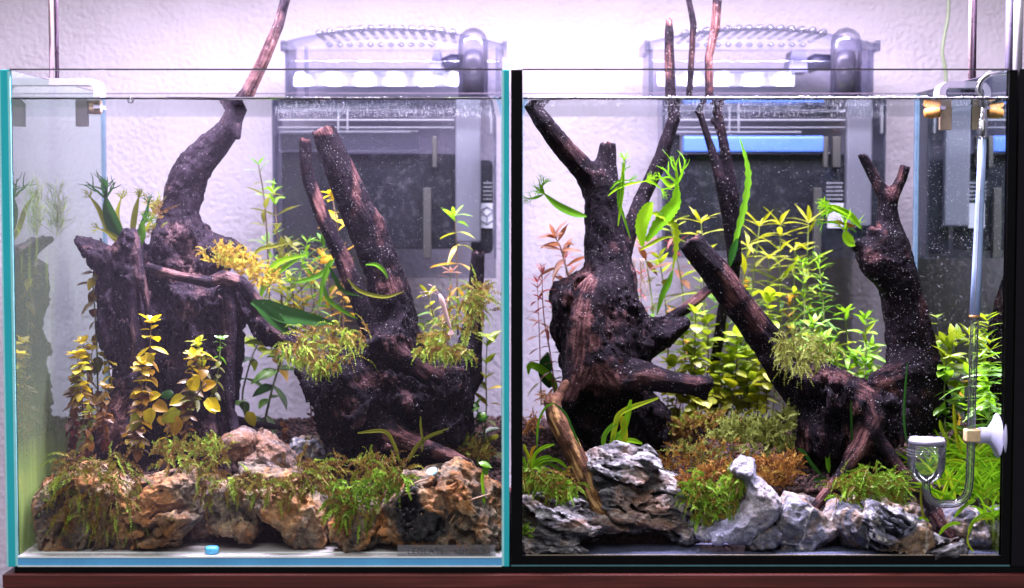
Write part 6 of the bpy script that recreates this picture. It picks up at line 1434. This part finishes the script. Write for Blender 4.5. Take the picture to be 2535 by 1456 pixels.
# grasses
ga = thing('grass_plant', 'tall strap leaved grass plant in the gap under the stump arm', 'grass plant', P(1505, 1130, .058))
for k, (pts, w, mt) in enumerate((([(1513, 1112), (1522, 1060), (1540, 1020), (1630, 985)], 13, 'lime'), ([(1520, 1110), (1545, 1060), (1562, 990)], 15, 'bright'), ([(1493, 1118), (1496, 1080), (1512, 1058), (1530, 1046)], 12, 'green'), ([(1505, 1118), (1515, 1095), (1525, 1080), (1538, 1068)], 12, 'green'), ([(1508, 1120), (1535, 1098), (1560, 1090), (1590, 1098)], 12, 'bright'), ([(1545, 1108), (1546, 1070), (1540, 1040), (1533, 1032)], 16, 'chartreuse'))):
    ribbon(ga, pts, .058, w, mt, 'blade', seed=50+k, prof='strap')
gbq = thing('grass_plant', 'bright grass tuft by the left black seam with two long arching blades', 'grass plant', P(1320, 1160, .035))
for k, (pts, w, mt) in enumerate((([(1329, 1110), (1332, 1050), (1350, 1010), (1372, 998)], 6, 'green'), ([(1372, 998), (1400, 1025), (1420, 1070), (1438, 1110)], 6, 'dark'), ([(1315, 1160), (1325, 1125), (1345, 1108), (1372, 1100)], 9, 'bright'), ([(1318, 1160), (1330, 1140), (1352, 1132), (1366, 1132)], 9, 'bright'), ([(1320, 1158), (1345, 1140), (1380, 1140), (1405, 1160)], 9, 'bright'), ([(1314, 1158), (1308, 1130), (1300, 1112), (1297, 1100)], 8, 'lime'), ([(1312, 1160), (1316, 1120), (1326, 1104)], 8, 'amber'), ([(1314, 1166), (1300, 1150), (1296, 1130)], 8, 'bright'), ([(1322, 1160), (1350, 1148), (1375, 1155), (1400, 1172)], 8, 'green'), ([(1306, 1215), (1300, 1190), (1296, 1170)], 9, 'bright'))):
    ribbon(gbq, pts, .034+.001*k, w, mt, 'blade', seed=70+k, prof='strap')
gg = 'bright grass tufts crowding the right front corner'
tufts = [(2380, 1240, .05, 'bright grass tuft right under the suction cup'), (2440, 1230, .045, 'bright grass tuft against the right pane below the cup'), (2350, 1210, .06, 'bright grass tuft behind the bend of the glass tube'), (2420, 1170, .07, 'bright grass tuft rising behind the glass tube'), (2300, 1180, .07, 'bright grass tuft behind the glass bowl'), (2455, 1290, .03, 'bright grass tuft low at the right seam'), (2390, 1330, .02, 'small arching grass tuft on the front stones'), (2345, 1150, .09, 'bright grass tuft between the bowl and the trunk foot')]
tufts += [(2330, 1240, .05, 'bright grass tuft between the fallen root and the tube bend'), (2465, 1180, .06, 'bright grass tuft pressed against the right pane'), (2470, 1120, .10, 'bright grass tuft at the back of the right pane')]
for k, (x, y, d_, lb) in enumerate(tufts):
    if k == 6: continue
    grass('grass_plant', lb, (x, y), d_, 20 if k != 5 else 10, 125 if k != 5 else 80, 60, 7.5, 'bright', 420+k, group=gg, spread=22)
gz = thing('grass_plant', 'arching runner grass with pale roots on the front stones at the right', 'grass plant', P(2395, 1340, .014), gg)
for k, (pts, w, mt) in enumerate((([(2398, 1325), (2410, 1290), (2440, 1272), (2462, 1278)], 7, 'bright'), ([(2396, 1328), (2404, 1300), (2430, 1285), (2456, 1284)], 6, 'lime'), ([(2395, 1325), (2398, 1350), (2420, 1375), (2442, 1380)], 5, 'lime'), ([(2442, 1380), (2452, 1376), (2462, 1368)], 5, 'bright'), ([(2324, 1325), (2340, 1305), (2360, 1296), (2378, 1296)], 9, 'bright'), ([(2362, 1282), (2380, 1260), (2400, 1245), (2415, 1238)], 9, 'bright'), ([(2296, 1296), (2284, 1270), (2280, 1240), (2280, 1200)], 6, 'olive'), ([(2262, 1300), (2270, 1288), (2285, 1282), (2300, 1290)], 7, 'bright'))):
    ribbon(gz, pts, .0145, w, mt, 'blade', seed=90+k, prof='strap')
gq = thing('grass_plant', 'few dark green blades standing between the splayed roots', 'grass plant', P(2050, 1170, .06))
for k, (pts, w) in enumerate((([(2052, 1170), (2048, 1130), (2046, 1100)], 12), ([(2036, 1180), (2010, 1150), (1990, 1120), (1975, 1110)], 9), ([(2048, 1185), (2030, 1186), (2012, 1190)], 8), ([(2110, 1130), (2108, 1060), (2106, 990)], 6), ([(2245, 1100), (2238, 1040), (2240, 980), (2246, 900)], 6))):
    ribbon(gq, pts, .055 if k < 4 else .035, w, 'dark' if k else 'green', 'blade', seed=110+k, prof='strap')
gm = thing('grass_plant', 'two yellow green blades rising between the bowl and the trunk foot', 'grass plant', P(2375, 1120, .06))
ribbon(gm, [(2385, 1130), (2372, 1100), (2364, 1050), (2360, 1000)], .06, 9, 'chartreuse', 'blade', prof='strap'); ribbon(gm, [(2350, 1110), (2340, 1080), (2330, 1060), (2326, 1040)], .06, 9, 'lime', 'blade', prof='strap')
# mosses of the black seamed tank
moss('pale green moss cushion on the shoulder of the diagonal log', [(1970, 850, 40, 18), (2030, 860, 50, 22), (2000, 880, 50, 18), (1950, 860, 20, 20)], 150, 58, 220, 100, .068, .012, 'sprig_pale', 501, .55, 1.4, 7, (.15, .8))
moss('few long moss strands hanging down the front of the diagonal log', [(1945, 885, 14, 8), (1980, 895, 16, 8), (1990, 900, 14, 6)], 30, 66, 262, 20, .058, .006, 'sprig_pale', 502, .4, 1.4, 7, (.2, .7))
moss('light green trailing moss cushion over the stones at the right', [(2110, 1190, 50, 20), (2160, 1190, 60, 22), (2210, 1200, 40, 22), (2120, 1220, 60, 20), (2180, 1220, 50, 16)], 300, 64, 330, 85, .026, .010, 'moss_green', 503, .45, 1.5, 8, (.25, .8))
moss('green topped moss cushion behind the tan root', [(1350, 1180, 40, 24), (1400, 1190, 34, 26), (1380, 1215, 44, 22), (1320, 1180, 24, 20)], 210, 50, 240, 80, .020, .009, 'moss_green', 504, .7, 1.5, 8, (.15, .8))
moss('small bright moss tuft on the flat slab in the corner', [(1300, 1322, 12, 10)], 24, 26, 20, 50, .011, .003, 'moss_green', 505, .3, 1.4, 7, (.5, 1))
moss('rounded bright green moss cushion beside the horned stone', [(1770, 1200, 56, 26), (1740, 1240, 40, 28), (1800, 1240, 40, 30), (1760, 1270, 36, 26), (1720, 1200, 26, 20), (1820, 1190, 24, 20)], 380, 50, 260, 85, .022, .010, 'moss_green', 506, .8, 1.6, 8, (.2, .85))
moss('rust brown top fringe of the bright moss cushion', [(1740, 1180, 44, 14), (1790, 1165, 44, 16), (1700, 1200, 20, 14)], 130, 36, 100, 60, .03, .012, 'moss_rust', 507, .2, 1.5, 7, (.1, .7))
moss('rust and gold carpet plants behind the moss cushion', [(1700, 1120, 60, 18), (1780, 1110, 60, 22), (1820, 1150, 50, 24), (1670, 1150, 50, 14), (1740, 1150, 40, 16)], 210, 34, 85, 70, .085, .022, 'moss_rust', 508, .1, 1.2, 5, (.0, 1), round_leaf=True, seg=6)
moss('tiny leaved olive green carpet scattered through the rust carpet', [(1700, 1110, 60, 22), (1780, 1110, 70, 26), (1850, 1130, 50, 24), (1740, 1150, 50, 16)], 110, 34, 85, 60, .08, .02, 'sprig_pale', 514, .1, 1.2, 5, (.1, .9), round_leaf=True, seg=6)
moss('rusty tiny leaved bush right of the horned stone', [(1890, 1160, 40, 26), (1930, 1170, 44, 30), (1950, 1150, 30, 20), (1910, 1190, 40, 20)], 360, 36, 80, 80, .055, .012, 'moss_rust', 509, .1, 1.2, 5, (.15, .75), round_leaf=True, seg=7)
moss('pale green tiny leaved carpet sprigs in the middle', [(1830, 1060, 40, 20), (1860, 1080, 50, 24), (1900, 1090, 40, 22), (1800, 1080, 30, 20), (1890, 1060, 30, 16), (1940, 1110, 26, 16)], 260, 46, 88, 45, .095, .018, 'sprig_pale', 510, .05, 1.4, 7, (.2, 1), round_leaf=True, seg=7)
moss('olive brown carpet growth in front of the lime stems', [(1700, 1060, 60, 18), (1760, 1050, 60, 16), (1660, 1080, 40, 14)], 190, 34, 85, 45, .125, .02, 'moss_olive', 511, .05, 1.4, 8, (.0, .55), round_leaf=True, seg=6)
moss('pale sprig on the edge of the dark log base', [(1950, 1060, 14, 10), (1945, 1040, 8, 10)], 22, 44, 90, 30, .085, .006, 'sprig_pale', 512, .05, 1.6, 10, (.3, 1), round_leaf=True, seg=7)
moss('curly rust red root fibres left of the tan root', [(1310, 1050, 14, 20), (1325, 1040, 14, 16), (1350, 985, 12, 20)], 60, 30, 180, 90, .07, .01, 'moss_rust', 513, .5, 2.0, 4, (.2, .6))

# ------------------------------------------------------------------ small things
sh = thing('shrimp', 'small pinkish translucent shrimp swimming upright by the moss stub', 'shrimp', P(1096, 770, .06))
pts = [P(a, b, .055) for a, b in smooth_path([(1088, 728), (1094, 745), (1100, 765), (1106, 785), (1112, 802), (1116, 815)], 16)]
m = MB(); m.tube(pts, [s_*S(.055) for s_ in (2, 4.5, 6, 6.6, 6.6, 6.3, 6, 5.8, 5.5, 5.2, 4.8, 4.4, 4, 3.5, 3, 2)], 10); m.build('body', M['shrimp'], sh, True)
for a, b in (((1088, 728), (1060, 704)), ((1088, 730), (1040, 724)), ((1090, 730), (1045, 735))):
    m = MB(); m.tube([P(*q, .055) for q in smooth_path([a, ((a[0]+b[0])/2, (a[1]+b[1])/2-5), b], 8)], 0.6*S(.055), 4); m.build('antenna', M['shrimp'], sh, True)
for k in range(5):
    m = MB(); x, y = 1098+k*2.4, 758+k*9; m.tube([P(x, y, .055), P(x-9, y+5, .054), P(x-11, y+11, .053)], 0.8*S(.055), 4); m.build('leg', M['shrimp'], sh, True)
m = MB(); m.add([P(1115, 812, .055), P(1108, 828, .055), P(1116, 830, .054), P(1126, 826, .055), P(1117, 814, .057)], [(0, 1, 2), (0, 2, 3), (0, 3, 4), (0, 4, 1)]); m.build('tail', M['shrimp'], sh)
p = P(525, 1370, .008); m = MB(); m.lathe([(0, 0), (15*S(0), 0), (17*S(0), 1.5*S(0)), (17*S(0), 15*S(0)), (14*S(0), 18*S(0)), (0, 18*S(0))], Matrix.Translation((p.x, p.y, 0.0064)), 24)
tag(m.build('food_pellet', M['pellet_blue'], None, True), 'bright blue tablet lying on the bare front strip of the tank', 'tablet')
p = P(1069, 1170, .018); m = MB(); m.lathe([(0, -2*S(0)), (15*S(0), -1*S(0)), (16*S(0), 3*S(0)), (12*S(0), 6*S(0)), (0, 7*S(0))], Matrix.Translation(p) @ Matrix.Rotation(R(35), 4, 'X') @ Matrix.Rotation(R(-20), 4, 'Y'), 20)
tag(m.build('food_flake', M['flake_blue'], None, True), 'pale blue chip lying on the orange rimmed stone', 'tablet')
# twig scraps and rootlets on the orange rimmed stone
rt = None
m = MB(); rng = random.Random(8)
for pts in ([(1065, 1300), (1110, 1265), (1160, 1240), (1215, 1222)], [(970, 1250), (1000, 1225), (1030, 1222)], [(1010, 1300), (1060, 1290), (1100, 1262)], [(1000, 1330), (1030, 1300), (1045, 1270)], [(1110, 1300), (1130, 1270), (1150, 1260)], [(960, 1290), (985, 1240), (1020, 1200), (1060, 1185)]):
    m.tube([P(a, b, .008) for a, b in smooth_path(pts, 14)], 2.0*S(0), 6)
tag(m.build('dead_roots', M['pale_root'], None, True), 'pale stringy roots crossing the hollow of the orange rimmed stone', 'roots', kind='stuff')

# bubbles: pearls in the water, on the wood, under the surface
def spray(label, boxes, n, r0, r1, seed, name='bubbles'):
    rng = np.random.default_rng(seed); pos = []; rad = []
    for k in range(n):
        x0, y0, x1, y1, d0, d1 = boxes[k % len(boxes)]
        d_ = rng.uniform(d0, d1); p = P(rng.uniform(x0, x1), rng.uniform(y0, y1), d_)
        if p.z > WL-0.0006: p.z = WL-0.0006
        pos.append(tuple(p)); rad.append(rng.uniform(r0, r1)*S(0))
    o = balls(name, pos, rad, M['bubble'], None, 0.05, seed); tag(o, label, 'bubbles', kind='stuff')
spray('fine bubbles drifting in the water of the black seamed tank', [(1620, 300, 2480, 900, .012, .20), (2110, 420, 2440, 1080, .012, .09), (2300, 300, 2480, 800, .012, .12)], 2600, .28, .85, 1)
spray('fine bubbles drifting in the water of the teal edged tank', [(690, 300, 1235, 800, .012, .2), (60, 300, 1235, 1000, .01, .1)], 1700, .25, .75, 2)
spray('bubbles gathered under the water surface by the left filter', [(680, 249, 1235, 292, .01, .2)], 1100, .3, .9, 3)
spray('bubbles gathered under the water surface of the black seamed tank', [(1640, 249, 2200, 296, .01, .2), (1300, 249, 2480, 262, .004, .06)], 1200, .3, .9, 4)
def foam(label, px0, px1, py, n, seed, r0, r1):
    rng = np.random.default_rng(seed); pos = []; rad = []
    for k in range(n):
        p = P(rng.uniform(px0, px1), py+rng.normal(0, 1.4), 0.0022); pos.append((p.x, p.y, max(p.z, WL+0.0003))); rad.append(rng.uniform(r0, r1)*S(0))
    o = balls('foam_line', pos, rad, M['foam'], None, 0.05, seed); tag(o, label, 'foam', kind='stuff')
foam('line of tiny white foam bubbles along the front of the black seamed tank', 1305, 2495, 243, 1500, 5, 1.4, 3.4)
foam('short line of foam bubbles along the teal edged tank front', 720, 960, 244, 130, 6, .9, 2.0)
b_ = P(323, 249, 0.002); o = balls('large_bubble', [tuple(b_)], [9*S(0)], M['glassware'], None, 0.0, 1); tag(o, 'single large round bubble on the left waterline', 'bubble')
